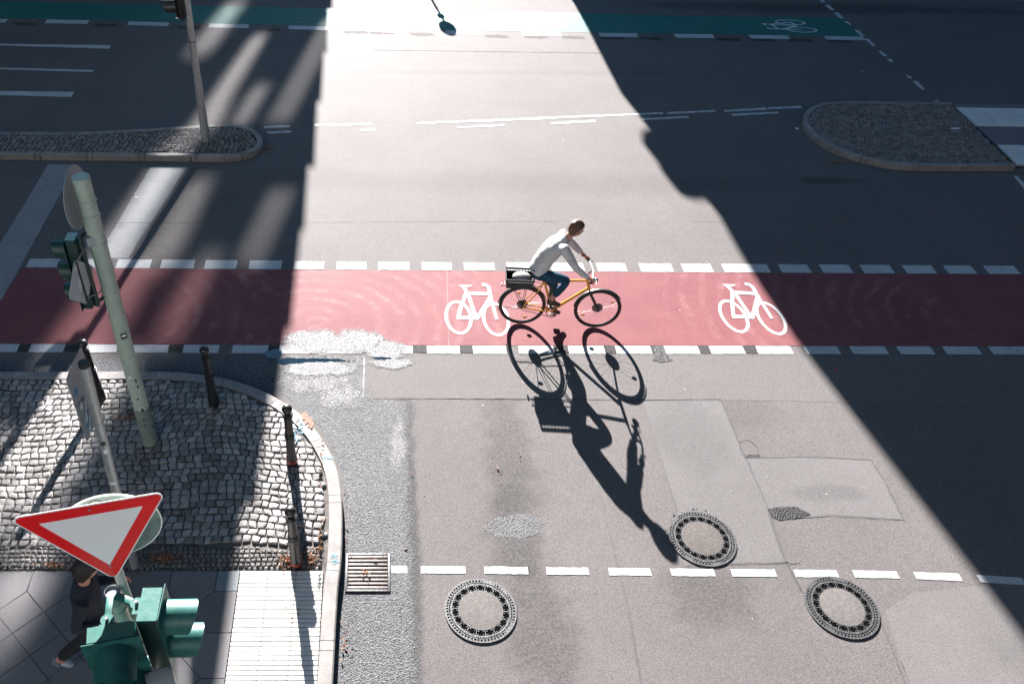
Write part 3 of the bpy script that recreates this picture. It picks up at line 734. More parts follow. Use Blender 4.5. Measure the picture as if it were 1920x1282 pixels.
# ================================================================= BUILDINGS ACROSS THE JUNCTION (beyond the top of the picture)
m_plaster = simple('pale_plaster', (.13, .125, .12), .85, .08, 1.5, bump=.3)
m_plaster2 = simple('brick_wall', (.08, .05, .045), .85, .1, 1.5, bump=.3)
m_rooft = simple('roof_tile', (.16, .06, .04), .8, .2, 20, bump=.6)
m_glass = simple('window_glass', (.02, .03, .035), .06, .05, 2, spec=.9)
m_frame = simple('window_frame', (.55, .54, .5), .5, .05, 6)
KX, KZS = math.tan(SUN_AZ), math.tan(SUN_EL)/cos(SUN_AZ)       # shadow shift per metre of y
def windows(parent, x, ys, zs, side, w=1.3, h=1.7):
    """windows of a facade that stands in the plane x, looking to the side given"""
    for y in ys:
        for z in zs:
            f = MB(False); f.box((x+side*.03, y, z), (.10, w+.16, h+.16)); fo = f.build('window', m_frame, parent)
            g_ = MB(False)
            for k in (-1, 1): g_.box((x+side*.085, y+k*w/4, z), (.012, w/2-.05, h-.06))
            g_.build('pane', m_glass, fo)
lb = empty('unseen_house', (-5, 24.5, .115), 'low two-storey house with a stepped parapet on the far left corner of the junction', 'house')
mb = MB(False)
HL = 8.9
# shadow edge on the road, x at y  ->  facade line
edge = [(4.1,-1.52),(5.7,-1.50),(7.2,-1.42),(8.3,-1.39),(10.4,-1.31),(12.9,-1.27),(15.4,-1.24),(18.6,-1.22),(22.8,-1.20),(30,-1.1)]
def fac(y0):
    for (a, xa), (b, xb) in zip(edge[:-1], edge[1:]):
        if y0 <= b: break
    return xa+(xb-xa)*(y0-a)/(b-a)
OFF = HL/KZS
fp = [(fac(y0)-KX*OFF, y0+OFF) for y0 in (3.9, 6, 8, 10, 12, 14, 16, 18, 20, 22, 24, 27, 30)]
mb.prism([(-34, fp[0][1])]+fp+[(-34, fp[-1][1])], .1, HL-.12); mb.build('wall', m_plaster, lb)
mb = MB(False); mb.prism([(-34,24.2),(-6.0,24.2),(-6.0,28.5),(-34,28.5)], HL-.2, 12.6); mb.build('shade_tower', m_plaster, lb)  # unseen block, added to keep direct sun off the tall post
mb = MB(False)                                                  # parapet in sloped steps, one over every bay
steps = [3.9, 6.6, 8.6, 10.1, 12.6, 14.9, 17.4, 19.9, 22.6, 25.2, 27.6]
for a, b in zip(steps[:-1], steps[1:]):
    pa, pb = (fac(a)-KX*OFF, a+OFF), (fac(b)-KX*OFF, b+OFF); lo_, hi = HL-.02, HL+.26
    hi = HL+random.uniform(.10, .32); vs = [V(*pa, HL-.14), V(*pb, HL-.14), V(*pb, hi-random.uniform(.12,.34)), V(*pa, hi)]
    vs += [q+V(-.3, 0, 0) for q in vs]; mb.add(vs, [(0,1,2,3),(7,6,5,4),(3,2,6,7),(0,3,7,4),(1,5,6,2),(0,4,5,1)])
mb.build('parapet', m_plaster2, lb)
mb = MB(False); vs = [V(-33,25.6,HL-.1),V(-5.6,25.6,HL-.1),V(-5.4,49,HL-.1),V(-33,49,HL-.1),V(-28,30,HL+3.6),V(-10.5,30,HL+3.6),V(-10.5,46,HL+3.6),V(-28,46,HL+3.6)]
mb.add(vs, [(0,1,5,4),(1,2,6,5),(2,3,7,6),(3,0,4,7),(4,5,6,7)]); mb.build('roof', m_rooft, lb)
windows(lb, -4.86, [27.2+2.5*i for i in range(9)], [2.6, 6.1], 1)
rb = empty('apartment_house', (3.2, 32, .115), 'tall plastered apartment house with balconies on the far right corner of the junction', 'apartment house')
prof = [(3.95,.1),(3.9,1.6),(3.62,4.0),(3.35,4.9),(3.12,5.6),(2.90,6.3),(2.86,7.4),(2.86,8.4),(2.70,8.85),(2.60,9.2),(2.46,9.9),(2.44,10.6),(2.42,11.4),(2.38,12.2),(2.36,22),(2.36,26)]
mb = MB(False); n = len(prof)
vs = []
for y in (32.0, 33.4): vs += [V(x, y, z) for x, z in prof]+[V(40, y, 26), V(40, y, .1)]
m_ = n+2; mb.add(vs, [tuple(range(m_)), tuple(range(m_, 2*m_))[::-1]]+[(i, m_+i, m_+(i+1)%m_, (i+1)%m_) for i in range(m_)])
mb.build('wall', m_plaster, rb, fix=True)
mb = MB(False); mb.prism([(4.0,33.4),(40,33.4),(40,62),(4.0,62)], .1, 6.2); mb.prism([(2.46,33.4),(40,33.4),(40,62),(2.46,62)], 12.2, 25.9); mb.prism([(2.95,33.4),(40,33.4),(40,62),(2.95,62)], 6.2, 12.2); mb.build('wall', m_plaster2, rb)
windows(rb, 2.46, [35+2.6*i for i in range(10)], [13.6, 16.8, 20.0], -1)
def balc(y, z, x, w):
    mb = MB(True); mb.lathe((x+.45, y, z-.1), (0,0,1), [(.01,0),(w*.7,0),(w,.14),(w,.50),(.01,.52)], 24)
    mb.build('balcony', m_plaster, rb)
balc(35.2, 8.62, 1.92, .40)
balc(34.5, 8.75, 1.90, .32)
sp = empty('sign_post', (.83, 26.5, .115), 'thin post with a small round sign on the far pavement beyond the green lane', 'street sign')
mb = MB(); mb.cyl((.83,26.5,.115),(.83,26.5,2.5), .03); mb.build('post', m_galv, sp)
mb = MB(); mb.cyl((.83,26.46,2.36),(.83,26.44,2.36), .20, k=32); mb.build('sign_disc', m_signwhite, sp)
mb = MB(False); mb.box((.83,26.45,2.02),(.16,.05,.10)); mb.build('number_box', m_blackp, sp)
fl = empty('tree_trunk_row', (0,0,0)) if False else None

# unseen houses and an overhead deck, added to keep sky light out of the shade
def block(name, label, x0, x1, y0, y1, h, mat, faces, roofc=m_rooft):
    r = empty(name, ((x0+x1)/2, (y0+y1)/2, .1), label, 'house')
    mb = MB(False); mb.prism([(x0,y0),(x1,y0),(x1,y1),(x0,y1)], 0, h); mb.build('wall', mat, r)
    mb = MB(False); mb.box(((x0+x1)/2,(y0+y1)/2,h+.25), (x1-x0+.8, y1-y0+.8, .5)); mb.build('cornice', m_plaster, r)
    mb = MB(False); mb.add([V(x0,y0,h+.5),V(x1,y0,h+.5),V(x1,y1,h+.5),V(x0,y1,h+.5),V(x0+4,y0+4,h+4),V(x1-4,y0+4,h+4),V(x1-4,y1-4,h+4),V(x0+4,y1-4,h+4)], [(0,1,5,4),(1,2,6,5),(2,3,7,6),(3,0,4,7),(4,5,6,7)]); mb.build('roof', roofc, r)
    nz = int((h-3)/3.4)
    f = MB(False); g_ = MB(False)
    for fc in faces:
        a, b = (y0, y1) if fc in 'WE' else (x0, x1); n = int((b-a)/3)
        for i in range(n):
            for k in range(nz):
                c = a+(i+.5)*(b-a)/n; z = 2.6+3.4*k
                if fc == 'W': f.box((x0-.02,c,z),(.10,1.4,1.9)); g_.box((x0-.075,c,z),(.02,1.2,1.7))
                if fc == 'E': f.box((x1+.02,c,z),(.10,1.4,1.9)); g_.box((x1+.075,c,z),(.02,1.2,1.7))
                if fc == 'N': f.box((c,y1+.02,z),(1.4,.10,1.9)); g_.box((c,y1+.075,z),(1.2,.02,1.7))
                if fc == 'S': f.box((c,y0-.02,z),(1.4,.10,1.9)); g_.box((c,y0-.075,z),(1.2,.02,1.7))
    fo = f.build('window_frames', m_frame, r); fo['kind'] = 'stuff'; go = g_.build('window_panes', m_glass, r); go['kind'] = 'stuff'
m_pl3 = simple('white_plaster', (.30, .285, .26), .85, .08, 1.5)  # lighter wall, chosen to bounce sun onto the give way sign
block('unseen_house', 'unseen white house added behind the camera on the left, blocks sky and bounces sun', -40, -2, -34, -17, 19, m_pl3, 'NE')
block('unseen_house', 'unseen brick house added behind the camera on the right to block sky', 9, 44, -34, -17, 19, m_plaster2, 'NW')
block('unseen_house', 'unseen house row added far to the left to block sky', -52, -34, -12, 24, 18, m_plaster2, 'E')
block('unseen_house', 'unseen tall house added behind the low corner house to block sky', -62, -17.5, 50, 64, 26, m_plaster, 'S')  # added to hide bright sky above the low house
block('unseen_house', 'unseen house added at the far end of the narrow street to block low sky', -14, 10, 112, 120, 24, m_plaster2, 'S')  # added to close off low sky at the street end
block('unseen_house', 'unseen tall house row added far to the right to block sky', 34, 52, -12, 30, 22, m_plaster, 'W')
vd = empty('sky_block_deck', (0, 3.5, 0), 'unseen deck on columns added above the camera to block sky light', 'sky_blocker')  # added overhead slab, cuts sky light on the shaded road
mb = MB(False); mb.box((0,5.6,10.9), (110,11.0,.6)); mb.build('deck', m_blackp, vd)
for y in (.0, 11.2):
    mb = MB(False); mb.box((0,y,11.4), (110,.3,1.6)); mb.build('girder', m_mint_dk, vd)
for x in (-36,-22,24,38):
    for y in (.0,11.2): mb = MB(True); mb.cyl((x,y,0),(x,y,10.6),.25,k=16); mb.build('column', m_mint_dk, vd)

# ================================================================= BOLLARDS
def bollard(base, lean, label, red=0):
    r = empty('bollard', base, label, 'bollard', 'black bollards round the paved corner')
    b = Vector(base); ax = V(lean[0], lean[1], 1).normalized()
    mb = MB(True, 40); S = .046
    mb.lathe(b-ax*.03, ax, [(q0*1.12, q1) for q0, q1 in [(.062,0),(.062,.05),(.060,.16),(.055,.175),(.050,.20),(.047,.50),(.055,.505),(.055,.52),(.048,.525),(.048,.545),(.055,.55),(.055,.565),(.045,.57),(.043,.85),(.054,.855),(.054,.868),(.046,.872),(.044,.885),(.056,.89),(.056,.902),(.032,.91),(.030,.925)]], 28)
    mb.build('shaft', m_boll, r)
    mb = MB(True, 60); mb.sphere(b+ax*.945, .062, sz=.9); mb.build('ball_top', m_boll, r)
    if red:
        mb = MB(True); mb.lathe(b+ax*.03, ax, [(.0705,0),(.0705,.055)], 28)
        mb.v = [v for v in mb.v]; mb.build('red_band', m_redband, r)
    return r
bollard(G(189.5,747,KZ), (-.03,.02), 'black ball-topped bollard standing behind the grey signpost, leftmost of the four')
bollard(G(401,757,KZ), (.0,.0), 'black ball-topped bollard in full shade at the top edge of the cobbles')
bollard(G(547.7,867,KZ), (.0,.0), 'black bollard beside the orange and blue spray marks on the curved kerb', 1)
bollard(G(555.5,1057,KZ), (-.005,.0), 'black bollard among dry leaves at the corner of the ribbed white paving', 1)

# ================================================================= SIGNAL HEADS
def frame(F):
    F = Vector(F).normalized(); Z = V(0,0,1); S = F.cross(Z).normalized(); U = S.cross(F).normalized()
    return F, S, U
def visor(c, F, S, U, r, L, open_deg=95, cut=.45, th=.004, k=26):
    """hood over a lens: an open tube, cut back towards its lower edge"""
    mb = MB(True, 40); vo, vi = [], []
    a0 = -pi/2+radians(open_deg)/2
    for i in range(k+1):
        a = a0+(2*pi-radians(open_deg))*i/k; d = S*cos(a)+U*sin(a)
        ln = L*(1-cut*(1-(sin(a)+1)/2))
        for rr, lst in ((r, vo), (r-th, vi)): lst.append(Vector(c)+d*rr); lst.append(Vector(c)+d*rr+F*ln)
    vs = vo+vi; n = len(vo); fs = []
    for i in range(k):
        a = 2*i; fs += [(a, a+2, a+3, a+1), (n+a+1, n+a+3, n+a+2, n+a), (a+1, a+3, n+a+3, n+a+1), (a, n+a, n+a+2, a+2)]
    mb.add(vs, fs); return mb
def signal(top, F, nl, sp_, r, L, label, wmul=2.5, depth=.15, vm=None, hm=None, plate=True, name='traffic_light', fmat=None, opend=95, side_m=None):
    """top: centre of the upper edge of the front plate"""
    vm = vm or m_siggreen; hm = hm or m_siggreen; F, S, U = frame(F); top = Vector(top); Wd = r*wmul; H_ = nl*sp_+.02
    root = empty(name, top-U*H_, label, 'traffic light')
    R = Matrix((S, -F, U)).transposed()
    mb = MB(True, 30); mb.box(top-U*H_/2-F*(depth/2+.006), (Wd*.92, depth, H_), R, .018); mb.build('housing', side_m or hm, root)
    mb = MB(False); mb.box(top-U*.0-F*(depth/2+.006)+U*.006, (Wd*.90, depth*.9, .012), R); mb.build('top_cover', hm, root)
    if plate:
        mb = MB(False); w2, h2 = Wd/2*1.12, H_
        mb.plate(top-F*.0, S, U, [(-w2,-h2-.01),(w2,-h2-.01),(w2,.015),(-w2,.015)], .006); mb.build('front_plate', hm, root)
    for i in range(nl):
        c = top-U*(sp_*(i+.5)+.005)+F*.004
        vo = visor(c, F, S, U, r, L, opend).build('visor', vm, root)
        mb = MB(True, 40); mb.lathe(c-F*.002, F, [(.001,.022),(r*.5,.018),(r*.86,.006),(r*.88,0)], 28); mb.build('lens', m_lens, root)
    return root
def bracket(mb, a, b, r=.02): mb.tube([a, b], r, 10)

# ---- post with the give way sign
PB = V(-1.825, 3.335, .12)
yp = empty('signal_post', PB, 'cream steel post with a ribbed grey cap carrying the give way sign and two signals', 'post')
mb = MB(True, 40); mb.cyl(PB, PB+V(0,0,2.70), .051); mb.cyl(PB+V(0,0,2.60), PB+V(0,0,2.62), .056); mb.cyl(PB+V(0,0,2.70), PB+V(0,0,2.76), .036); mb.build('shaft', m_cream, yp)
mb = MB(True, 40); c_ = PB+V(0,0,2.74)
mb.lathe(c_, (0,0,1), [(.052,0),(.054,.01),(.050,.02),(.054,.03),(.050,.04),(.055,.05),(.055,.085),(.050,.09),(.048,.075),(.001,.075)], 32)
mb.build('cap', m_galv, yp)
mb = MB(True); tb = V(PB.x+.045, PB.y+.085, 0); mb.cyl(tb+V(0,0,1.9), tb+V(0,0,3.80), .034); mb.build('sign_tube', m_cream, yp)
mb = MB(True, 40)
for z in (2.45, 2.80): mb = MB(True, 40); mb.tube([PB+V(0,0,z-.12), tb+V(0,0,z)], .018, 8); mb.build('clamp', m_galv, yp)
pass
# give way sign: corners found from the picture, side 0.9 m
ca, cb_ = V(-2.232, 3.27, 3.87), V(-1.353, 3.474, 3.87)
SU = (cb_-ca).normalized(); SN = SU.cross(V(0,0,1)).normalized(); mid_ = (ca+cb_)/2
def rtri(side, rad, k=7):
    h = side*sqrt(3)/2; C = [(-side/2, 0), (0, -h), (side/2, 0)]; out = []
    for i in range(3):
        p = Vector((*C[i], 0)); a = Vector((*C[i-1], 0)); b = Vector((*C[(i+1)%3], 0))
        d1 = (a-p).normalized(); d2 = (b-p).normalized(); bis = (d1+d2).normalized(); cc = p+bis*rad/sin(radians(30)); t0 = rad/math.tan(radians(30))
        s0, s1 = p+d1*t0-cc, p+d2*t0-cc
        for j in range(k+1):
            q = s0.lerp(s1, j/k).normalized()*rad+cc; out.append((q.x, q.y))
    return out
yc = mid_
gw = empty('give_way_sign', yc+V(0,0,-.78), 'large red and white give way triangle on the cream post', 'traffic sign')
def tri(side, rad, off, th, dz): 
    m = MB(False); m.plate(yc+SN*off+V(0,0,-dz), SU, V(0,0,1), rtri(side, rad), th); return m
tri(.965, .045, 0, .003, 0).build('sign_plate', m_signwhite, gw)
tri(.925, .032, .0035, .002, .013).build('red_border', m_signred, gw)
tri(.635, .004, .006, .002, .098).build('white_field', m_signwhite, gw)
mb = MB(True)
for dz in (.045, .655): mb = MB(True); mb.cyl(yc+V(0,0,-dz)+SN*.006, yc+V(0,0,-dz)+SN*.012, .009, k=12); mb.build('rivet', m_galv, gw)
mb = MB(False); mb.box(yc-SN*.012+V(0,0,-.09), (.6,.012,.03), Matrix((SU, -SN, V(0,0,1))).transposed()); mb.build('back_rail', m_alu, gw)
dc = tb+V(.035, .06, 3.50)
rs = empty('round_sign', dc+V(0,0,-.31), 'round sign turned away behind the give way triangle', 'traffic sign')
DN = -SN
mb = MB(True, 30); mb.cyl(dc, dc+DN*.004, .32, k=56); mb.build('sign_disc', m_mint_dk, rs)
mb = MB(True, 30); mb.torus(dc+DN*.002, DN, .32, .005, 56, 8); mb.build('rim', m_signwhite, rs)
# signals on that post
s1 = signal((-1.452, 3.205, 2.985), (1, .02, 0), 2, .31, .122, .235, 'mint green signal head with hoods pointing right, beside the pedestrian', 2.35, .15, side_m=m_sigdark, opend=80)
mb = MB(True, 30); mb.plate(V(-1.452,3.205,2.985), V(0,1,0), V(0,0,1), [(-.15,0),(.15,0),(.13,.03),(-.13,.03)], .006); mb.build('top_fin', m_siggreen, s1)
s2 = signal((-1.735, 2.925, 2.985), (.2, -1, 0), 3, .31, .138, .26, 'dark green signal head facing the camera at the bottom edge', 2.45, .13, opend=80)
mb = MB(True, 40)
for a, b, h in ((PB+V(.03,-.03,2.78), V(-1.628,3.226,2.98), .03), (PB+V(-.0,-.05,2.74), V(-1.80,3.10,2.98), .03)):
    mb = MB(True, 40); a = V(a.x, a.y, 2.945); b = V(b.x, b.y, 2.945); d = (b-a); R = Matrix.Rotation(math.atan2(d.y, d.x), 3, 'Z'); mb.box((a+b)/2, (d.length, .05, .035), R, .006)
    mb.cyl(b-V(0,0,.05), b+V(0,0,.028), .045, k=24); ha = mb.build('hinge_arm', m_siggreen, yp)
    mb = MB(True); mb.cyl(b+V(0,0,.028), b+V(0,0,.05), .012, k=10); mb.build('bolt', m_silver, ha)
mb = MB(True, 40); mb.box((PB.x+.07, PB.y-.06, 2.1), (.12,.05,.05), None, .006); mb.build('bracket', m_siggreen, yp)
mb = MB(False)
mb.box((-1.565, 3.20, 2.968), (.16, .12, .012)); mb.build('top_cover', m_siggreen, s1)
for s_ in (s1, s2):
    pass
mb = MB(False); mb.box((-1.775, 3.00, 2.968), (.12, .14, .012), Matrix.Rotation(.15, 3, 'Z')); mb.build('top_cover', m_siggreen, s2)
cbx = empty('detector_box', (-1.475, 2.87, 2.25), 'pale grey detector box below the hoods at the bottom edge', 'sensor box')
mb = MB(True, 30); mb.box((-1.475, 2.87, 2.40), (.19, .20, .30), Matrix.Rotation(.33, 3, 'Z'), .008); mb.build('case', m_cream, cbx)
for q in ((-.075,.08),(.075,.08),(-.075,-.08)):
    mb = MB(True); w_ = Matrix.Rotation(.33, 3, 'Z')@V(*q, 0); mb.cyl(V(-1.475,2.87,2.55)+w_, V(-1.475,2.87,2.554)+w_, .006, k=8); mb.build('screw', m_blackp, cbx)
mb = MB(True); mb.tube([PB+V(.04,-.03,2.1), (-1.52,2.93,2.26)], .015, 8); mb.build('box_arm', m_galv, yp)
for p_ in ([PB+V(.055,-.01,2.35), (-1.70,3.25,2.40), (-1.63,3.20,2.55), (-1.60,3.20,2.62)], [PB+V(.0,-.055,2.2), (-1.80,3.18,2.15), (-1.76,3.08,2.30)]):
    mb = MB(True); mb.tube(p_, .008, 8); mb.build('cable', m_black, yp)

# ---- tall mint post
TB = G(282, 826, KZ); TT = V(TB.x-.005, TB.y+.0, 3.86)
tp = empty('tall_post', TB, 'tall thick mint green post with metal bands and small stickers', 'post')
ta = (TT-TB).normalized()
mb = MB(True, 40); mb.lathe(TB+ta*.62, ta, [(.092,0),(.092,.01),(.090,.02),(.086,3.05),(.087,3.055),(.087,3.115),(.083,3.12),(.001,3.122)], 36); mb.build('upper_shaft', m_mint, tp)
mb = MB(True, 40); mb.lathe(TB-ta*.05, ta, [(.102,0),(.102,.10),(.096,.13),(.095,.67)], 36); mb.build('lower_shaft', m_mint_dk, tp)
def poleband(z, r=.0895, name='clamp_band', mat=None, parent=tp, knob=True, axis=ta, B0=TB):
    c = B0+axis*(z-B0.z); mb = MB(True, 30); mb.lathe(c-axis*.006, axis, [(r-.004,0),(r,0),(r,.012),(r-.004,.012)], 32)
    if knob: mb.box(c+V(r+.008,-.005,0), (.022,.014,.018), None, .003)
    mb.build(name, mat or m_galv, parent)
for z in (3.62, 3.45, 3.20, 3.12, 2.80, 2.20): poleband(z)
mb = MB(False); mb.box(TB+V(-.045,-.085,3.06), (.07,.05,.10), Matrix.Rotation(.4, 3, 'Z')); mb.build('small_box', m_alu, tp)
def sticker(B0, axis, z, ang, w, h, mat, r, parent, name='sticker'):
    """sticker bent round a post"""
    mb = MB(True, 60); c = B0+axis*(z-B0.z); k = 5; vs = []
    for i in range(k+1):
        a = radians(ang)+(i/k-.5)*w/r; d = V(cos(a), sin(a), 0)*(r+.0015); vs += [c+d-axis*h/2, c+d+axis*h/2]
    mb.add(vs, [(2*i, 2*i+2, 2*i+3, 2*i+1) for i in range(k)]); return mb.build(name, mat, parent)
sticker(TB, ta, 1.92, -60, .07, .085, m_stk, .0905, tp); sticker(TB, ta, 1.925, -60, .045, .03, m_stw, .0915, tp)
sticker(TB, ta, 1.30, -95, .045, .03, m_stw, .0925, tp); sticker(TB, ta, 1.24, -60, .02, .06, m_stk, .0925, tp); sticker(TB, ta, 1.14, -58, .02, .05, m_stk, .0925, tp)
sticker(TB, ta, .76, -68, .055, .085, m_stw, .0925, tp); sticker(TB, ta, .76, -68, .035, .055, m_stk, .0935, tp)
mb = MB(True)
for z, a in ((.95,-80),(.50,-75),(.42,-20),(.60,-75)): d = V(cos(radians(a)), sin(radians(a)), 0); mb.cyl(TB+V(0,0,z-.12)+d*.093, TB+V(0,0,z-.12)+d*.102, .012, k=10)
mb.build('bolt', m_blackp, tp)
# round sign edge-on, priority diamond and signal on it
dn = V(-.998, .06, 0).normalized(); dcn = TB+V(-.12, .06, 3.47)
r2 = empty('round_sign', dcn-V(0,0,.33), 'round grey sign back seen almost edge-on at the top of the tall mint post', 'traffic sign')
mb = MB(True, 30); mb.cyl(dcn, dcn+dn*.004, .31, k=64); mb.build('sign_disc', m_alu, r2)
mb = MB(True, 30); mb.torus(dcn, dn, .31, .006, 64, 8); mb.build('rim', m_alu, r2)
dm = V(-2.985, 7.02, 2.83); dh = V(.10, .53, 0).normalized(); dnm = dh.cross(V(0,0,1))
d1_ = empty('diamond_sign', dm-V(0,0,.28), 'grey back of a diamond sign held by two struts on the tall mint post', 'traffic sign')
def rdia(s, r=.05, k=4):
    out = []
    for (sx, sy) in ((0,-1),(1,0),(0,1),(-1,0)):
        a0 = math.atan2(sy, sx); cx_, cy_ = sx*(s-r*sqrt(2)), sy*(s-r*sqrt(2))
        for j in range(k+1): a = a0-pi/4+pi/2*j/k; out.append((cx_+r*cos(a), cy_+r*sin(a)))
    return out
mb = MB(False); mb.plate(dm, dh, V(0,0,1), rdia(.285), .004); mb.build('sign_plate', simple('pale_aluminium', (.40,.46,.48), .5, .06, 5), d1_)
mb = MB(False); mb.plate(dm+dnm*.004+dh*-.03, dh, V(0,0,1), [(-.03,-.09),(.04,-.02),(.02,.07),(-.04,.02)], .002); mb.build('sticker', m_stw, d1_)
mb = MB(False); mb.plate(dm+dnm*.004+V(0,0,.19)+dh*-.02, dh, V(0,0,1), [(-.02,-.05),(.03,-.03),(.02,.05),(-.02,.03)], .002); mb.build('sticker', m_stw, d1_)
mb = MB(True)
rail0, rail1 = dm+dnm*.012+V(0,0,.25), dm+dnm*.012-V(0,0,.25); mb.tube([rail0, rail1], .010, 8)
mb.build('rail', m_black, d1_)
mb = MB(True); mb.tube([rail0, TB+V(-.08,-.02,3.02)], .008, 8); mb.tube([rail1+V(0,0,.05), TB+V(-.08,-.02,2.38)], .008, 8); mb.build('strut', m_galv, d1_)
s3 = signal((-3.075, 7.205, 3.245), (-1, .06, 0), 3, .27, .10, .165, 'dark green signal head with hoods pointing left on the tall mint post', 2.3, .10, hm=m_sigdark, vm=simple('signal_green_worn', (.009,.040,.034), .5, .25, 8), opend=90)
mb = MB(True, 40); mb.cyl((-2.955,7.19,3.27), (-2.955,7.19,2.40), .03, k=16)
mb.tube([(-2.955,7.19,3.25), TB+V(-.07,-.01,3.13)], .014, 8); mb.tube([(-2.955,7.19,2.43), TB+V(-.07,-.01,2.31)], .018, 8); mb.build('mounting_bar', m_sigdark, s3)
mb = MB(False); mb.box((-3.03,7.2,3.258), (.10,.13,.008)); mb.build('top_cover', simple('signal_cover_pale', (.22,.36,.33), .4, .1), s3)

# ---- grey signpost
SB = G(253, 1060, KZ); ST = V(SB.x+.11, SB.y+.05, 3.10)
sgp = empty('sign_pole', SB, 'slim galvanised signpost with black cap and worn stickers', 'post')
sa = (ST-SB).normalized(); LS = (ST-SB).length
mb = MB(True, 40); mb.lathe(SB-sa*.03, sa, [(.050,0),(.048,.02),(.046,LS)], 28); mb.build('shaft', m_galv, sgp)
mb = MB(True, 40); mb.lathe(SB+sa*(LS-.035), sa, [(.050,0),(.050,.03),(.046,.045),(.001,.05)], 28); mb.build('cap', m_black, sgp)
for z in (2.40, 2.22, 2.98): poleband(z, .0485, parent=sgp, axis=sa, B0=SB, knob=False)
sticker(SB, sa, 2.13, -75, .045, .055, m_stk, .047, sgp); sticker(SB, sa, 2.02, -70, .04, .06, m_stw, .047, sgp); sticker(SB, sa, 1.56, -80, .06, .04, m_stw, .0475, sgp); sticker(SB, sa, 1.28, -80, .07, .05, m_alu, .0475, sgp)
pn = empty('sign_plate', V(-2.76,5.83,1.98), 'tall grey sign back with torn blue stickers on the slim signpost', 'traffic sign')
pU = V(.02, .46, 0).normalized(); pc = V(-2.755, 5.82, 2.41); pN = pU.cross(V(0,0,1))
def rrect(w, h, r=.03, k=3):
    out = []
    for sx, sy, a0 in ((1,-1,-pi/2),(1,1,0),(-1,1,pi/2),(-1,-1,pi)):
        for j in range(k+1): a = a0+pi/2*j/k; out.append((sx*(w/2-r)+r*cos(a), sy*(h/2-r)+r*sin(a)))
    return out
mb = MB(False); mb.plate(pc, pU, V(0,0,1), rrect(.46,.84), .004); mb.build('sign_board', m_alu, pn)
for (u, z, w, h, mt, rt) in ((-.13,.17,.09,.10,m_blue,.78),(-.12,-.02,.07,.07,m_stw,.78),(-.115,-.02,.035,.035,m_blue,.3),(-.1,-.20,.09,.08,m_stw,.2),(-.09,-.30,.10,.13,m_blue,.3),(-.10,-.25,.07,.05,m_stw,.9),(-.13,.17,.03,.03,m_stk,.78)):
    c, s_ = cos(rt), sin(rt); mb = MB(False); mb.plate(pc+pN*(.004+random.uniform(0,.002))+pU*u+V(0,0,z), pU, V(0,0,1), [(x*c-y*s_, x*s_+y*c) for x, y in ((-w/2,-h/2),(w/2,-h/2),(w/2,h/2),(-w/2,h/2))], .0015); mb.build('sticker', mt, pn)
mb = MB(True)
for z in (2.40, 2.22): mb.tube([SB+V(-.03,.03,z-.12), V(-2.745,5.80,z)], .012, 8)
mb.build('bracket', m_galv, pn)
# clothes of the black marks: K.T. plate at the mint post
# ---- island post and signal
IB = G(386.5, 264, KZ); IT = V(IB.x+.01, IB.y, 3.9)
ip = empty('island_post', IB, 'slender grey post rising from the cobbled left traffic island', 'post')
mb = MB(True, 40); mb.lathe(IB-V(0,0,.02), IT-IB, [(.085,0),(.080,.06),(.076,1.25),(.066,1.26),(.066,1.9),(.064,3.75)], 28); mb.build('shaft', m_galv, ip)
for z in (1.30, 2.03): poleband(z, .071, mat=m_black, parent=ip, axis=(IT-IB).normalized(), B0=IB, knob=False)
s4 = signal((-3.42, 15.06, 3.37), (-1, -.05, 0), 3, .30, .11, .26, 'dark signal head with long hoods high on the island post', 2.4, .13, hm=m_blackp, vm=m_blackp)
mb = MB(False); mb.box((-3.33, 15.06, 2.92), (.02, .34, .98)); mb.build('back_board', m_blackp, s4)
mb = MB(True); mb.box((-3.42,14.93,2.47),(.05,.04,.03), None, .004); mb.build('catch', m_silver, s4)
mb = MB(True)
for z in (2.44, 3.3): mb.tube([(-3.36,15.06,z), (-3.24,15.08,z-.03)], .025, 8)
mb.build('arm', m_blackp, s4)

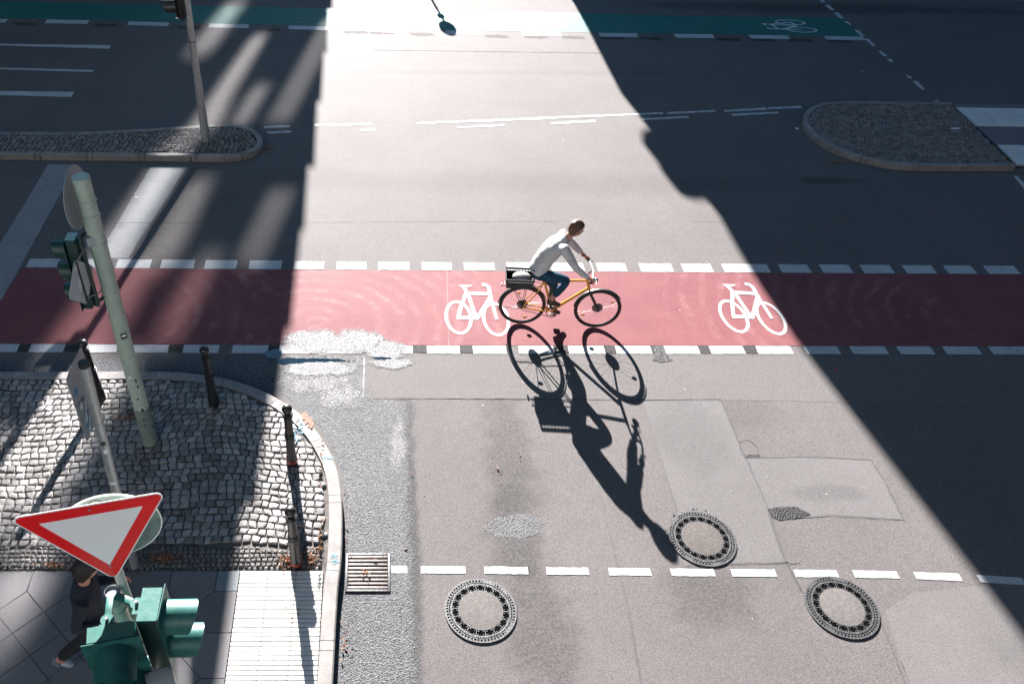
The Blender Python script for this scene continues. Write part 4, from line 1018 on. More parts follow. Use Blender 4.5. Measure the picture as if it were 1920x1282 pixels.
# ================================================================= IRONWORK IN THE ROAD
def manhole(c, rot, label, cm):
    r = empty('manhole_cover', (c.x, c.y, 0), label, 'manhole cover', 'round manhole covers in the carriageway'); R = .3925; rnd = random.Random(int(c.x*100))
    z0 = Z4+.002
    mb = MB(False); k = 64
    mb.cyl((c.x,c.y,z0), (c.x,c.y,z0+.001), R*1.0, k=k); mb.build('pit', m_hollow_shade, r)
    def annulus(mb, ra, rb_, za, zb):
        vs = []; 
        for j in range(k):
            a = 2*pi*j/k
            for rr, z in ((ra, za), (ra, zb), (rb_, zb), (rb_, za)): vs.append(V(c.x+rr*cos(a), c.y+rr*sin(a), z))
        fs = []
        for j in range(k):
            q = 4*j; p = 4*((j+1) % k)
            fs += [(q, p, p+1, q+1)[::-1], (q+1, p+1, p+2, q+2)[::-1], (q+2, p+2, p+3, q+3)[::-1]]
        mb.add(vs, fs)
    def radial(mb, ra, rb_, a, w, za, zb):
        d = V(cos(a), sin(a), 0); m = V(c.x, c.y, (za+zb)/2)+d*(ra+rb_)/2
        mb.box(m, (rb_-ra, w, zb-za), Matrix.Rotation(a, 3, 'Z'))
    mb = MB(False); annulus(mb, R*.955, R, 0, z0+.007); annulus(mb, R*.875, R*.895, z0, z0+.007)
    gaps_ = [rnd.uniform(0, 2*pi) for _ in range(3)]
    for i in range(64):
        a = 2*pi*i/64+rot
        wide = any(abs((a-g_+pi) % (2*pi)-pi) < .17 for g_ in gaps_)
        radial(mb, R*.89, R*.96, a, .034 if wide else .016, z0, z0+.0065)
    mb.build('frame', m_iron, r, fix=True)
    mb = MB(False); annulus(mb, R*.790, R*.850, z0, z0+.007); annulus(mb, R*.600, R*.618, z0, z0+.007)
    for i in range(18): radial(mb, R*.61, R*.79, 2*pi*(i+.5)/18+rot, .008, z0, z0+.0065)
    for i in range(18):
        a = 2*pi*i/18+rot
        for rr, da in ((.65,-.09),(.65,.09),(.76,-.10),(.76,.10)):
            mb.cyl((c.x+R*rr*cos(a+da), c.y+R*rr*sin(a+da), z0), (c.x+R*rr*cos(a+da), c.y+R*rr*sin(a+da), z0+.005), .0065, k=8)
    mb.m = 1  # black discs paint shaded holes onto the lid
    for i in range(72):
        a = 2*pi*i/72+rot
        if rnd.random() < .75: mb.cyl((c.x+R*.835*cos(a), c.y+R*.835*sin(a), z0+.0071), (c.x+R*.835*cos(a), c.y+R*.835*sin(a), z0+.0076), .0055, k=6)
    mb.build('lid', [m_iron, m_hollow_shade], r)
    mb = MB(True, 40); mb.lathe((c.x,c.y,z0), (0,0,1), [(R*.60,0),(R*.60,.0065),(R*.57,.0075),(.001,.008)], 48); mb.build('concrete_filling', cm, r)
    return r
manhole(G(901,1144), .1, 'round cover with a clean pinkish centre, left of the other two', m_conc)
manhole(G(1316,1009.5), .3, 'round cover at the head of the rider\'s shadow', m_conc2)
manhole(G(1578,1138), .55, 'round cover cutting into the dashed line at lower right', m_conc)
specks('asphalt_patch', asphalt('asphalt_ring_scar', (.045,.043,.042), grain=1, coarse=1.5), 3.84, 5.92, .435, .435, 260, Z2+.001, .006, .02)
gc = (G(650,1040)+G(731,1108))/2
gt = empty('gully_grate', (gc.x, gc.y, 0), 'rusty slotted drain grate beside the kerb', 'drain grate')
z0 = Z4
mb = MB(False); mb.box((gc.x, gc.y, z0-.004), (.50,.50,.010)); mb.build('pit', m_hollow_shade, gt)
mb = MB(True, 30)
for s_ in (-1, 1): mb.box((gc.x+s_*.238, gc.y, z0+.005), (.026,.50,.012), None, .003); mb.box((gc.x, gc.y+s_*.238, z0+.0055), (.45,.026,.012), None, .003)
mb.build('frame', m_iron, gt)
m_rust = simple('worn_rusty_iron', (.11,.092,.086), .5, .3, 14, metal=.3, bump=.5, dirt=.4)
for i in range(9):
    mb = MB(True, 30); mb.box((gc.x, gc.y-.20+i*.05, z0+.006), (.445,.032,.012), None, .006); mb.build('bar', m_rust, gt)

# ================================================================= LEAVES, WEEDS, LITTER
def leaves(name, mat, spots, label, cat, size=(.02,.048), curl=.5):
    mb = MB(False)
    for (x, y, rx, ry, n, z) in spots:
        for _ in range(n):
            a, r = random.uniform(0, 2*pi), random.gauss(0, .5); cx_, cy_ = x+rx*r*cos(a), y+ry*r*sin(a)
            L = random.uniform(*size); W = L*random.uniform(.4, .7); R = Matrix.Rotation(random.uniform(0, 6.3), 3, 'Z')@Matrix.Rotation(random.uniform(-curl, curl), 3, 'X')@Matrix.Rotation(random.uniform(-curl, curl), 3, 'Y')
            c = V(cx_, cy_, z+random.uniform(.004, .02)); P5 = [V(-L/2,0,0), V(-L*.1,W/2,.15*L), V(L/2,0,0), V(-L*.1,-W/2,.15*L), V(0,0,-.05*L)]
            mb.add([c+R@p for p in P5], [(0,4,1),(1,4,2),(2,4,3),(3,4,0)])
    o = mb.build(name, mat); return tag(o, label, cat, kind='stuff')
kz = KZ+.004
leaves('dry_leaves', m_leaf, [(-3.2,7.72,.22,.16,90,kz),(-3.52,5.47,.20,.05,70,kz),(-2.35,5.56,.35,.12,170,kz),(-.95,5.53,.16,.13,110,kz),(-.70,5.55,.09,.12,90,kz),(-.62,5.85,.03,.4,45,kz),(-.66,6.8,.04,.6,24,kz),(-.32,6.0,.05,.8,9,.01),(-.75,7.3,.8,.1,0,kz),(-2.1,15.0,.18,.22,50,.005),(10.05,15.9,.0,.0,0,.02),(8.9,14.75,.3,.10,60,.01),(-.1,5.45,.2,.2,14,.03),(-2.2,6.2,.9,.5,26,kz),(-.9,4.9,.3,.6,8,kz),(-.3,4.6,.1,.9,22,.01),(1.5,7,2.5,2,16,.006),(-2.3,15.2,.06,.3,40,.01)],
       'dry brown leaves heaped along paving joints and kerbs', 'dry leaves')
mb = None
def weeds(spots):
    mb = MB(False)
    for (x, y, rx, ry, n, z) in spots:
        for _ in range(n):
            c = V(x+random.gauss(0, rx), y+random.gauss(0, ry), z); h = random.uniform(.01, .035); a = random.uniform(0, 6.3); d = V(cos(a), sin(a), 0)
            mb.add([c-d*.003, c+d*.003, c+V(random.uniform(-.02,.02), random.uniform(-.02,.02), h)], [(0,1,2)])
    return tag(mb.build('weeds', m_weed), 'small green weeds in the stone joints', 'weeds', kind='stuff')
weeds([(-.595,5.85,.01,.12,120,kz),(-.60,5.25,.01,.06,60,kz),(-3.95,5.45,.3,.05,300,kz),(-3.45,15.0,.35,.12,300,kz),(-2.75,15.1,.25,.15,400,kz),(-1.2,5.56,.25,.06,220,kz),(-2.3,5.55,.2,.06,140,kz),(-2.5,14.6,.5,.05,160,kz)])
specks('road_grit', m_litter, 3, 11.5, 9, 7, 60, Z2+.004, .003, .012)
specks('road_grit', m_crack, 3, 6.5, 6, 2.5, 60, Z2+.004, .003, .008)
def litter(name, label, cat, p, r, mat, h=.006):
    mb = MB(False); k = 9; pts = [(p.x+r*random.uniform(.6,1.1)*cos(2*pi*i/k), p.y+.7*r*random.uniform(.6,1.1)*sin(2*pi*i/k)) for i in range(k)]
    mb.prism(pts, Z4+.001, Z4+.001+h); tag(mb.build(name, mat), label, cat)
litter('paper_scrap', 'tiny red scrap on the shaded asphalt right of the cycle lane', 'scrap', G(1568,693), .022, m_redl)
litter('paper_scrap', 'crumpled white scrap beside the left end of the right traffic island', 'scrap', G(1494,242), .05, m_litter)
litter('paper_scrap', 'white scrap in the light streak on the zebra stripe', 'scrap', G(256,371), .035, m_litter)
o_ = G(1791,242,KZ); mb = MB(False); mb.box((o_.x,o_.y,KZ+.012), (.20,.05,.006), Matrix.Rotation(.1,3,'Z')); tag(mb.build('paper_scrap', m_litter), 'flat white scrap lying on the right island cobbles', 'scrap')

# ================================================================= BICYCLE AND RIDER
BO = V(2.155, 9.825, Z4); hd = V(1.11, -.075, 0).normalized(); lt = V(-hd.y, hd.x, 0)
def B(u, v, z): return BO+hd*u+lt*v+V(0,0,z)
bk = empty('bicycle', BO, 'orange city bicycle with a black rear crate, ridden along the red lane', 'bicycle')
def wheel(u, name='wheel'):
    c = B(u, 0, .345)
    mb = MB(True, 60); mb.torus(c, lt, .325, .0195, 64, 10); w = mb.build(name, m_black, bk)
    mb = MB(True, 40); mb.torus(c, lt, .300, .009, 64, 8); mb.build('rim', m_blackp, w)
    mb = MB(True, 40); mb.cyl(c-lt*.045, c+lt*.045, .024, k=16); mb.cyl(c+lt*.028, c+lt*.032, .08, k=32); mb.build('hub', m_blackp, w)
    mb = MB(False)
    for i in range(28):
        a = 2*pi*i/28; b = a+(.5 if i % 2 else -.5); s_ = .03 if i % 4 < 2 else -.03
        mb.cyl(c+lt*s_+(hd*cos(b)+V(0,0,1)*sin(b))*.022, c+(hd*cos(a)+V(0,0,1)*sin(a))*.296, .0013, k=4, caps=False)
    mb.build('spokes', m_silver, w)
    for a in ((.6, 3.7) if u > .5 else (1.9, 5.0)):
        q = c+(hd*cos(a)+V(0,0,1)*sin(a))*.235; mb = MB(True, 40); mb.sphere(q, .035, 12, 8, sy=.2, sz=.55, R=Matrix.Rotation(math.atan2(hd.y, hd.x), 3, 'Z')); mb.build('reflector', m_amber, w)
    return w
wheel(0); wheel(1.105)
mb = MB(True, 60)
mb.tube([B(.44,0,.28), B(.255,0,.82)], .017); mb.tube([B(.27,0,.80), B(.865,0,.85)], .0175); mb.tube([B(.44,0,.28), B(.91,0,.72)], .022)
mb.tube([B(.86,0,.88), B(.925,0,.68)], .021)
for s_ in (-1, 1):
    mb.tube([B(.42,.03*s_,.28), B(.25,.045*s_,.30), B(0,.06*s_,.345)], .011); mb.tube([B(.265,.015*s_,.79), B(.18,.05*s_,.62), B(0,.06*s_,.345)], .009)
mb.cyl(B(.44,-.04,.28), B(.44,.04,.28), .026); mb.build('frame', m_yel, bk)
mb = MB(True, 60)
for s_ in (-1, 1): mb.tube([B(.925,.0,.685), B(.94,.05*s_,.64), B(1.02,.055*s_,.50), B(1.105,.055*s_,.345)], .013)
mb.build('fork', m_blackp, bk)
mb = MB(True, 60); mb.tube([B(.86,0,.88), B(.845,0,.95), B(.905,0,1.02)], .015)
mb.tube([B(.86,-.31,1.03), B(.89,-.20,1.04), B(.915,-.06,1.03), B(.915,.06,1.03), B(.89,.20,1.04), B(.86,.31,1.03)], .012); hb = mb.build('handlebar', m_silver, bk)
for s_ in (-1, 1):
    mb = MB(True, 60); mb.tube([B(.845,.31*s_,1.028), B(.885,.21*s_,1.04)], .017); mb.build('grip', m_black, hb)
    mb = MB(True); mb.tube([B(.90,.19*s_,1.04), B(.94,.22*s_,1.02), B(.93,.30*s_,1.01)], .005, 6); mb.build('brake_lever', m_blackp, hb)
mb = MB(True, 50); mb.sphere(B(.985,0,.86), .035, sx=1.1); mb.build('headlight', m_silver, bk)
mb = MB(True, 60); mb.tube([B(.255,0,.82), B(.235,0,.90)], .013); mb.build('seat_post', m_silver, bk)
mb = MB(True, 60); R_ = Matrix.Rotation(math.atan2(hd.y, hd.x), 3, 'Z'); mb.sphere(B(.16,0,.925), .075, sx=1.0, sy=1.05, sz=.38, R=R_); mb.sphere(B(.28,0,.925), .05, sx=1.9, sy=.45, sz=.5, R=R_); mb.build('saddle', m_black, bk)
def guard(u, a0, a1, r=.362):
    mb = MB(True, 60); vs = []; k = 24; c = B(u, 0, .345)
    for i in range(k+1):
        a = a0+(a1-a0)*i/k; d = hd*cos(a)+V(0,0,1)*sin(a)
        for s_, rr in ((-.028, r-.008), (-.016, r), (.016, r), (.028, r-.008)): vs.append(c+d*rr+lt*s_)
    mb.add(vs, [(4*i+j, 4*i+j+1, 4*i+j+5, 4*i+j+4) for i in range(k) for j in range(3)]); mb.build('mudguard', m_blackp, bk)
guard(0, radians(20), radians(200)); guard(1.105, radians(35), radians(175))
mb = MB(True, 60); cA = V(0,0,1)
mb.torus(B(.44,-.055,.28), lt, .085, .006, 32, 6); mb.build('chainring', m_blackp, bk)
def crank(s_, du, dz):
    mb = MB(True); mb.tube([B(.44,.06*s_,.28), B(.44+du,.075*s_,.28+dz)], .011, 8); cr = mb.build('crank', m_silver, bk)
    mb = MB(True, 30); mb.box(B(.44+du,.125*s_,.28+dz), (.09,.09,.022), R_, .004); mb.build('pedal', m_black, cr)
crank(-1, -.045, .163); crank(1, .045, -.163)
mb = MB(True); mb.tube([B(.44,-.055,.365), B(0,-.055,.39)], .005, 6); mb.tube([B(.44,-.055,.195), B(0,-.055,.30)], .005, 6); mb.build('chain', m_blackp, bk)
mb = MB(True, 60)
for s_ in (-1, 1):
    mb.tube([B(.22,.05*s_,.735), B(-.32,.06*s_,.735)], .006); mb.tube([B(-.20,.06*s_,.735), B(0,.065*s_,.36)], .005); mb.tube([B(.02,.06*s_,.735), B(0,.065*s_,.36)], .005)
for u in (-.3,-.15,0,.12): mb.tube([B(u,-.06,.735), B(u,.06,.735)], .005)
mb.build('rack', m_blackp, bk)
mb = MB(True, 40); mb.box(B(-.335,0,.70), (.02,.06,.035), R_, .006); mb.build('tail_light', m_redband, bk)
mb = MB(True, 60); mb.tube([B(0,-.08,.345), B(-.29,-.07,.345)], .006, 6); mb.build('stand', m_blackp, bk)
ct = empty('crate', B(-.1,0,.745), 'black plastic crate holding a grey cover on the bicycle rack', 'crate')
def crateat(u, v, z): return B(-.10+u, v, .745+z)
mb = MB(False)
for z in (.01, .055, .10, .145):
    for (a, b) in (((-.2,-.15),(.2,-.15)),((.2,-.15),(.2,.15)),((.2,.15),(-.2,.15)),((-.2,.15),(-.2,-.15))):
        k = .88+.12*z/.145; A_, B_ = crateat(a[0]*k,a[1]*k,z), crateat(b[0]*k,b[1]*k,z); d = (B_-A_); R2 = Matrix.Rotation(math.atan2(d.y,d.x),3,'Z'); mb.box((A_+B_)/2, (d.length,.008,.026 if z != .145 else .035), R2)
for i in range(9):
    for s_ in (-1, 1):
        u = -.18+i*.045; mb.tube([crateat(u*.88,.132*s_,0), crateat(u,.15*s_,.15)], .006, 4)
        if i < 7: v = -.135+i*.045; mb.tube([crateat(.176*s_,v*.88,0), crateat(.2*s_,v,.15)], .006, 4)
mb.box(crateat(0,0,.002), (.35,.26,.006), R_)
for s_ in (-1, 1): mb.box(crateat(0,.137*s_,.05), (.37,.006,.085), R_); mb.box(crateat(.186*s_,0,.05), (.006,.27,.085), R_)
mb.build('basket', m_blackp, ct)
mb = MB(True, 60); vs = []
mb.sphere(crateat(.03,.01,.10), .135, 20, 10, sx=1.0, sy=.75, sz=.5, R=R_)
tag(mb.build('cover_bag', m_bag), 'crumpled grey cover stuffed in the black rear crate', 'bag')

def skin(name, nodes, edges, mat, parent, sub=2, root=None):
    me = bpy.data.meshes.new(name); names = list(nodes); o0 = Vector(parent.location)
    me.from_pydata([tuple(Vector(nodes[k][0])-o0) for k in names], [(names.index(a), names.index(b)) for a, b in edges], [])
    o = bpy.data.objects.new(name, me); col.objects.link(o)
    m = o.modifiers.new('s', 'SKIN'); m.use_smooth_shade = True
    sv = me.skin_vertices[0].data
    for i, k in enumerate(names):
        r = nodes[k][1]; r = (r, r) if not isinstance(r, tuple) else r; sv[i].radius = r; sv[i].use_root = (k == (root or names[0]))
    o.modifiers.new('u', 'SUBSURF').levels = sub; o.modifiers['u'].render_levels = sub
    dg = bpy.context.evaluated_depsgraph_get(); dg.update(); me2 = bpy.data.meshes.new_from_object(o.evaluated_get(dg))
    me2.name = name; me2.materials.clear(); me2.materials.append(mat); me2.polygons.foreach_set('use_smooth', [True]*len(me2.polygons))
    bpy.data.objects.remove(o); o = bpy.data.objects.new(name, me2); col.objects.link(o); o.parent = parent; return o
def joinmesh(o, mb, mat=None):
    """add the shapes of mb to the mesh of o (given in the world)"""
    o0 = Vector(o.parent.location); bm = bmesh.new(); bm.from_mesh(o.data); mi = 0
    if mat is not None: o.data.materials.append(mat); mi = len(o.data.materials)-1
    vs = [bm.verts.new(v-o0) for v in mb.v]
    for f in mb.f:
        try: q = bm.faces.new([vs[i] for i in f]); q.smooth = True; q.material_index = mi
        except ValueError: pass
    bm.to_mesh(o.data); bm.free()
def head(mb, c, F, U, s=1.0):
    """a head: skull, brow, nose, jaw, ears"""
    F, U = Vector(F).normalized(), Vector(U).normalized(); U = (U-F*U.dot(F)).normalized(); S = U.cross(F); k, m = 28, 20; rings = []
    for i in range(m+1):
        ph = -pi/2+pi*i/m; ring = []
        for j in range(k):
            th = 2*pi*j/k; x, y, z = cos(ph)*cos(th), cos(ph)*sin(th), sin(ph)      # x forward
            w = .076*(1-.22*max(0, -z)); dpt = .095 if x < 0 else .088; hgt = .118
            X = x*dpt*(1-.12*max(0, -z)*(x < 0)*2); Y = y*w; Z = z*hgt
            if x > .3 and z < 0: X += .012*(x-.3)*(1 if z > -.9 else .2)
            if x > .85 and abs(y) < .25: X += .024*math.exp(-((z+.12)/.16)**2)*(1-abs(y)/.25)
            if x > .75: X -= .008*math.exp(-((z-.10)/.12)**2)*(1 if abs(y) > .2 else .3)
            if x > .8 and abs(y) < .35: X += .006*math.exp(-((z+.48)/.10)**2)
            ring.append(Vector(c)+(F*X+S*Y+U*Z)*s)
        rings.append(ring)
    mb.loft(rings)
    for sg in (-1, 1):
        mb.sphere(Vector(c)+(S*.078*sg-U*.012-F*.006)*s, .026*s, 10, 8, sx=.6, sy=.35, sz=1.15, R=Matrix((F, S, U)).transposed())
    return F, S, U
def eyes(c, F, S, U, s=1.0):
    a, b = MB(True, 60), MB(True, 60)
    for sg in (-1, 1):
        e = Vector(c)+(F*.078+S*.031*sg+U*.008)*s; a.sphere(e, .012*s, 10, 8); b.sphere(e+F*.008*s, .0065*s, 8, 6)
    return a, b
def hand(nodes, edges, pre, wrist, palm, dirf, curl, side, r=.0085):
    """palm and five fingers; dirf along the hand, curl towards the palm side, side across the knuckles"""
    dirf, curl, side = [Vector(q).normalized() for q in (dirf, curl, side)]; wrist = Vector(wrist); pl_ = wrist+dirf*.055
    nodes[pre+'palm'] = (pl_, (.020, .026)); edges.append((palm, pre+'palm'))
    for i, (o, L) in enumerate(((-1.5,.030),(-.5,.034),(.5,.033),(1.5,.026))):
        a = pl_+side*(.015*o)+dirf*.032; b = a+dirf*L*.55+curl*L*.8; c = b-dirf*L*.35+curl*L*.75
        for n_, q, rr in (('a', a, r), ('b', b, r*.95), ('c', c, r*.85)): nodes[f'{pre}{i}{n_}'] = (q, rr)
        edges += [(pre+'palm', f'{pre}{i}a'), (f'{pre}{i}a', f'{pre}{i}b'), (f'{pre}{i}b', f'{pre}{i}c')]
    a = wrist+dirf*.03-side*.03+curl*.012; b = a+dirf*.028+curl*.02-side*.004
    nodes[pre+'ta'] = (a, .0105); nodes[pre+'tb'] = (b, .009); edges += [(pre+'palm', pre+'ta'), (pre+'ta', pre+'tb')]
# ---- rider
rd = empty('person', B(.2,0,.95), 'cyclist in a white sweater and blue jeans leaning over the handlebar', 'person')
J = dict(pelvis=B(.13,0,1.00), belly=B(.20,0,1.14), chest=B(.335,0,1.395), neckb=B(.455,0,1.545), neck=B(.50,0,1.60), headc=B(.565,0,1.705),
         shR=B(.415,-.175,1.495), elR=B(.62,-.255,1.235), wrR=B(.815,-.268,1.085), shL=B(.43,.175,1.495), elL=B(.635,.265,1.255), wrL=B(.815,.268,1.085),
         hpR=B(.14,-.095,.98), knR=B(.575,-.125,.93), anR=B(.365,-.115,.535), toR=B(.49,-.125,.485), heR=B(.325,-.115,.49),
         hpL=B(.14,.095,.96), knL=B(.445,.125,.64), anL=B(.415,.115,.225), toL=B(.56,.125,.145), heL=B(.38,.115,.17))
N = dict(pelvis=(J['pelvis'],.10), belly=(J['belly'],.075), chest=(J['chest'],.075), neckb=(J['neckb'],.062), neck=(J['neck'],.052), hb=(J['headc']-V(0,0,.03),.06))
E_ = [('pelvis','belly'),('belly','chest'),('chest','neckb'),('neckb','neck'),('neck','hb')]
for s_ in 'RL':
    N['sh'+s_] = (J['sh'+s_],.048); N['el'+s_] = (J['el'+s_],.038); N['wr'+s_] = (J['wr'+s_],.024)
    N['hp'+s_] = (J['hp'+s_],.085); N['kn'+s_] = (J['kn'+s_],.055); N['an'+s_] = (J['an'+s_],.036); N['to'+s_] = (J['to'+s_],.026); N['he'+s_] = (J['he'+s_],.03)
    E_ += [('chest','sh'+s_),('sh'+s_,'el'+s_),('el'+s_,'wr'+s_),('pelvis','hp'+s_),('hp'+s_,'kn'+s_),('kn'+s_,'an'+s_),('an'+s_,'to'+s_),('an'+s_,'he'+s_)]
    sg = -1 if s_ == 'R' else 1
    hand(N, E_, 'h'+s_, J['wr'+s_], 'wr'+s_, hd*.85-V(0,0,.45), V(0,0,-1)*.8-hd*.3, lt*-sg)
body = skin('body', N, E_, m_skin, rd, 2, 'pelvis')
mb = MB(True); FH = hd*1+V(0,0,-.12); Fh, Sh, Uh = head(mb, J['headc'], FH, V(0,0,1)); joinmesh(body, mb)
a, b = eyes(J['headc'], Fh, Sh, Uh); joinmesh(body, a, m_litter); joinmesh(body, b, m_black)
def hair(name, c, F, S, U, mat, parent, s=1.0, low=-.25, front=.35, puff=.014):
    mb = MB(True, 80); k, m = 30, 16; rings = []; rnd = random.Random(3)
    for i in range(m+1):
        ring = []
        for j in range(k):
            th = 2*pi*j/k; x = cos(th); lim = (low-.4 if x < -.35 else low-.4+(low+.4-(low-.4))*min(1,(x+.35)/.6)) if x < .25 else low+.4+(front+.1-low-.4)*(x-.25)/.75; t0 = math.asin(max(-1, min(1, lim)))
            ph = t0+(pi/2-t0)*i/m; xx, yy, zz = cos(ph)*cos(th), cos(ph)*sin(th), sin(ph)
            e = (puff*(.25 if i == 0 else 1))+rnd.uniform(-.006,.009)+.010*max(0, zz)*max(0, xx+.3)
            ring.append(Vector(c)+(F*xx*(.093+e)+S*yy*(.077+e)+U*zz*(.118+e))*s)
        rings.append(ring)
    mb.loft(rings, cap0=True); return mb.build(name, mat, parent)
hair('hair', J['headc'], Fh, Sh, Uh, m_hair, rd)
# clothes
def cloth(name, keys, grow, edges, mat, parent, NN, over=None, root=None):
    nd = {}
    for k in keys:
        p, r = NN[k]; r = r if isinstance(r, tuple) else (r, r); g_ = grow.get(k, .012); nd[k] = (p, (r[0]+g_, r[1]+g_))
    if over: nd.update(over)
    return skin(name, nd, edges, mat, parent, 2, root)
def garment(name, spine, side, sleeves, mat, parent, vox=.011, fold=.005, seed=1):
    """knitted top: a shaped torso and two sleeves fused into one skin with soft folds"""
    mb = MB(True, 180); side = Vector(side).normalized(); P_ = [Vector(q[0]) for q in spine]; rings = []
    for i, (p, hw, hd_) in enumerate(spine):
        t_ = (P_[min(i+1, len(P_)-1)]-P_[max(i-1, 0)]).normalized(); w_ = t_.cross(side).normalized()
        rings.append([Vector(p)+side*cos(2*pi*k/28)*hw+w_*sin(2*pi*k/28)*hd_ for k in range(28)])
    mb.loft(rings)
    for sl in sleeves: mb.tube([q[0] for q in sl], 0, 16, rs=[q[1] for q in sl])
    o = mb.build(name, mat, parent, fix=True)
    m = o.modifiers.new('r', 'REMESH'); m.mode = 'VOXEL'; m.voxel_size = vox
    m = o.modifiers.new('s', 'SMOOTH'); m.iterations = 5; m.factor = .5
    dg = bpy.context.evaluated_depsgraph_get(); dg.update(); me = bpy.data.meshes.new_from_object(o.evaluated_get(dg)); me.name = name
    from mathutils import noise as NZ
    for v in me.vertices:
        q = v.co*9+Vector((seed*3.1, 0, 0)); k = NZ.noise(Vector((q.x*.6, q.y, q.z*1.7)))+.5*NZ.noise(q*2.2); v.co += v.normal*k*fold
    me.polygons.foreach_set('use_smooth', [True]*len(me.polygons)); o.modifiers.clear(); o.data = me; me.materials.clear(); me.materials.append(mat); return o
L_ = lambda p, q, t: Vector(p).lerp(Vector(q), t)
garment('sweater', [(B(.13,0,.985),.165,.125),(B(.155,0,1.06),.168,.135),(B(.20,0,1.17),.165,.135),(B(.255,0,1.29),.175,.138),(B(.325,0,1.40),.19,.128),(B(.395,0,1.475),.17,.105),(B(.45,0,1.535),.095,.075),(B(.475,0,1.56),.065,.06)], lt,
    [[(L_(J['shR'],J['chest'],.35),.075),(J['shR'],.074),(L_(J['shR'],J['elR'],.5),.062),(J['elR'],.054),(L_(J['elR'],J['wrR'],.5),.046),(L_(J['elR'],J['wrR'],.94),.036)],
     [(L_(J['shL'],J['chest'],.35),.075),(J['shL'],.074),(L_(J['shL'],J['elL'],.5),.062),(J['elL'],.054),(L_(J['elL'],J['wrL'],.4),.047),(L_(J['elL'],J['wrL'],.68),.040)]], m_shirt, rd)
mb = MB(True, 60); cB = B(.14,0,1.015); 
ax_ = (J['belly']-J['pelvis']).normalized(); u_ = lt; w_ = ax_.cross(u_)
mb.loft([[cB+ax_*h+u_*cos(2*pi*i/32)*r*1.22+w_*sin(2*pi*i/32)*r for i in range(32)] for r, h in ((.118,-.02),(.132,-.02),(.132,.02),(.118,.02))]); mb.build('belt', m_black, rd)
trs = cloth('jeans', ['pelvis','hpR','knR','hpL','knL'], dict(pelvis=.035, hpR=.016, hpL=.016, knR=.018, knL=.018),
      [('waist','pelvis'),('pelvis','hpR'),('hpR','knR'),('knR','cR'),('pelvis','hpL'),('hpL','knL'),('knL','cL')], m_jeans, rd, N,
      dict(waist=(B(.145,0,1.05),.125), cR=(J['anR'].lerp(J['knR'],.22),.052), cL=(J['anL'].lerp(J['knL'],.22),.052)), 'waist')
for s_ in 'RL':
    A_, T_, H_ = J['an'+s_], J['to'+s_], J['he'+s_]
    skin('boot', dict(m=(A_,.046), u=(A_+(J['kn'+s_]-A_)*.2,.047), h=(H_,.042), f=(T_,(.036,.034)), t=(T_+(T_-H_).normalized()*.05,(.030,.026))), [('m','u'),('m','h'),('m','f'),('f','t')], m_boot, rd, 1, 'm')
mb = MB(True, 60); mb.torus(J['wrL'].lerp(J['elL'],.12), (J['elL']-J['wrL']), .030, .008, 24, 6); mb.build('watch', m_black, rd)
mb = MB(True, 60); q_ = [B(.30,-.135,1.20), B(.22,-.17,1.235), B(.36,-.165,1.245), B(.46,-.12,1.30)]
# ---- pedestrian
fw = V(.97, .24, 0).normalized(); lf = V(-fw.y, fw.x, 0); PO = V(-2.62, 4.27, KZ)
def Q(u, v, z): return PO+fw*u+lf*v+V(0,0,z)
pd = empty('person', PO, 'dark-haired pedestrian in black clothes and pale sneakers walking behind the sign post', 'person')
K = dict(pelvis=(Q(0,0,.93),.10), belly=(Q(.01,0,1.08),.07), chest=(Q(.04,0,1.32),.07), neckb=(Q(.055,0,1.47),.062), neck=(Q(.075,0,1.53),.055), hb=(Q(.09,0,1.62),.06))
JP = dict(shR=Q(.03,-.18,1.42), elR=Q(-.09,-.23,1.15), wrR=Q(.15,-.17,1.04), shL=Q(.05,.18,1.42), elL=Q(.10,.22,1.16), wrL=Q(.30,.17,1.20),
          hpR=Q(0,-.095,.91), knR=Q(.16,-.10,.52), anR=Q(.36,-.09,.12), toR=Q(.52,-.10,.06), heR=Q(.31,-.09,.045),
          hpL=Q(0,.095,.91), knL=Q(-.10,.10,.50), anL=Q(-.46,.09,.21), toL=Q(-.40,.10,.06), heL=Q(-.50,.09,.17))
EP = [('pelvis','belly'),('belly','chest'),('chest','neckb'),('neckb','neck'),('neck','hb')]
for s_ in 'RL':
    for k_, r_ in (('sh',.05),('el',.04),('wr',.026),('hp',.088),('kn',.056),('an',.036),('to',.03),('he',.03)): K[k_+s_] = (JP[k_+s_], r_)
    EP += [('chest','sh'+s_),('sh'+s_,'el'+s_),('el'+s_,'wr'+s_),('pelvis','hp'+s_),('hp'+s_,'kn'+s_),('kn'+s_,'an'+s_),('an'+s_,'to'+s_),('an'+s_,'he'+s_)]
    sg = -1 if s_ == 'R' else 1; dv = (JP['wr'+s_]-JP['el'+s_]).normalized()
    hand(K, EP, 'h'+s_, JP['wr'+s_], 'wr'+s_, dv, lf*-sg*.6+fw*.3, fw if s_ == 'R' else V(0,0,1))
pb = skin('body', K, EP, m_skin, pd, 2, 'pelvis')
hc = Q(.115, 0, 1.665); mb = MB(True); Fp, Sp, Up = head(mb, hc, fw*1+lf*.1+V(0,0,-.25), V(0,0,1)); joinmesh(pb, mb)
a, b = eyes(hc, Fp, Sp, Up); joinmesh(pb, a, m_litter); joinmesh(pb, b, m_black)
hair('hair', hc, Fp, Sp, Up, m_hairdk, pd, puff=.022)
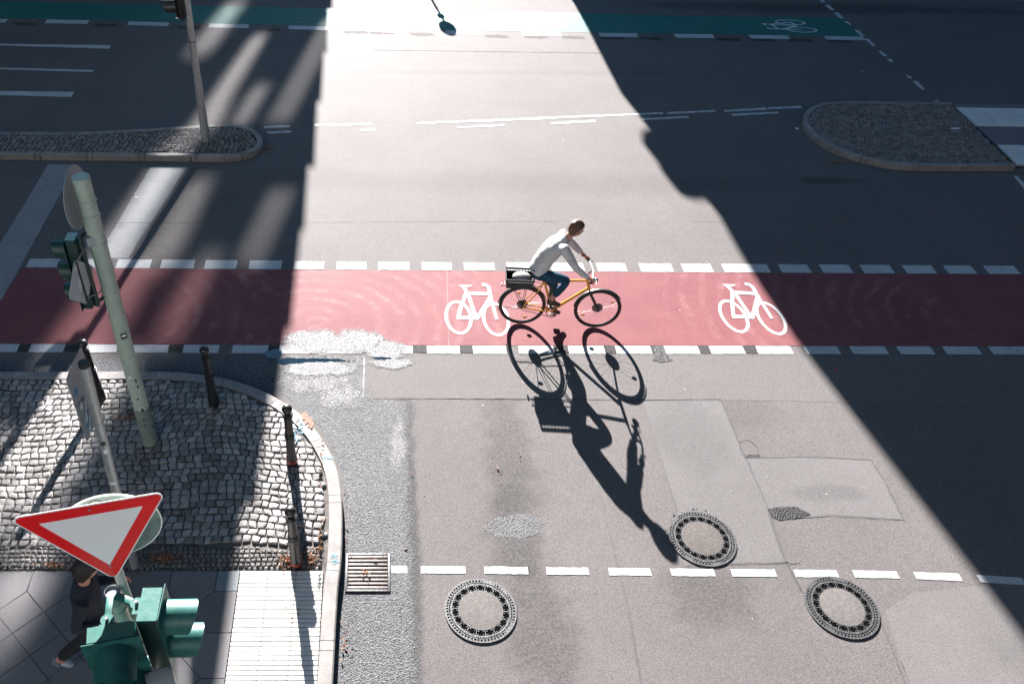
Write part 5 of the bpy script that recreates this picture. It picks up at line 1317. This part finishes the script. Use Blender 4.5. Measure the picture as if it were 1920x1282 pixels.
garment('jersey', [(Q(-.01,0,.86),.18,.13),(Q(0,0,.98),.175,.13),(Q(.01,0,1.12),.165,.125),(Q(.03,0,1.27),.185,.135),(Q(.045,0,1.38),.195,.12),(Q(.05,0,1.45),.16,.095),(Q(.06,0,1.50),.08,.07)], lf,
    [[(L_(JP['sh'+s_],K['chest'][0],.3),.075),(JP['sh'+s_],.073),(L_(JP['sh'+s_],JP['el'+s_],.5),.060),(JP['el'+s_],.053),(L_(JP['el'+s_],JP['wr'+s_],.92),.038)] for s_ in 'RL'], m_navy, pd, seed=4)
cloth('trousers', ['pelvis','hpR','knR','hpL','knL'], dict(pelvis=.035, hpR=.016, hpL=.016, knR=.022, knL=.022),
      [('waist','pelvis'),('pelvis','hpR'),('hpR','knR'),('knR','cR'),('pelvis','hpL'),('hpL','knL'),('knL','cL')], m_trou, pd, K,
      dict(waist=(Q(0,0,1.0),.125), cR=(JP['anR'].lerp(JP['knR'],.02),.056), cL=(JP['anL'].lerp(JP['knL'],.02),.056)), 'waist')
for s_ in 'RL':
    A_, T_, H_ = JP['an'+s_], JP['to'+s_], JP['he'+s_]
    skin('sneaker', dict(m=(A_-V(0,0,.02),.044), h=(H_,.040), f=(T_,(.042,.034)), t=(T_+(T_-H_).normalized()*.05,(.034,.028))), [('m','h'),('m','f'),('f','t')], m_sneak, pd, 1, 'm')

# ================================================================= SUNLIGHT THROWN BACK BY THE WINDOWS OF THE APARTMENT HOUSE
# the low sun glances off the panes of the facade x = 2.4 and comes down mirrored, from the right
RAZ, REL = radians(9.4), SUN_EL
TR = V(sin(RAZ)*cos(REL), cos(RAZ)*cos(REL), sin(REL))
NB = [0]
def glint(p0, p1, w, k, spread=.9):
    a, b = G(*p0), G(*p1); c = (a+b)/2; L = abs(a.y-b.y)+.2
    t_ = (2.30-c.x)/TR.x
    ld = bpy.data.lights.new('window_glint', 'AREA'); ld.shape = 'RECTANGLE'; ld.size = w; ld.size_y = L*sin(REL)
    ld.spread = radians(spread); ld.energy = GLINT*k*w*ld.size_y; ld.color = (1, .95, .93)
    o = bpy.data.objects.new('window_glint', ld); col.objects.link(o); o.location = c+TR*t_
    zax = TR; xax = V(cos(RAZ), -sin(RAZ), 0); yax = zax.cross(xax); o.rotation_euler = Matrix((xax, yax, zax)).transposed().to_euler()
GLINT = 3.0
for a in [((440,5),(385,100),.55,.6), ((515,70),(335,275),.50,.9), ((492,165),(445,232),.30,.55), ((600,40),(550,225),.45,.3),
          ((340,300),(205,500),.75,1.0), ((385,345),(295,500),.65,.55), ((525,360),(470,490),.45,.3),
          ((290,500),(130,700),1.3,.55), ((235,690),(40,1020),1.7,1.6), ((95,1075),(-40,1240),.7,1.5), ((400,480),(330,640),.6,.3)]:
    glint(*a)
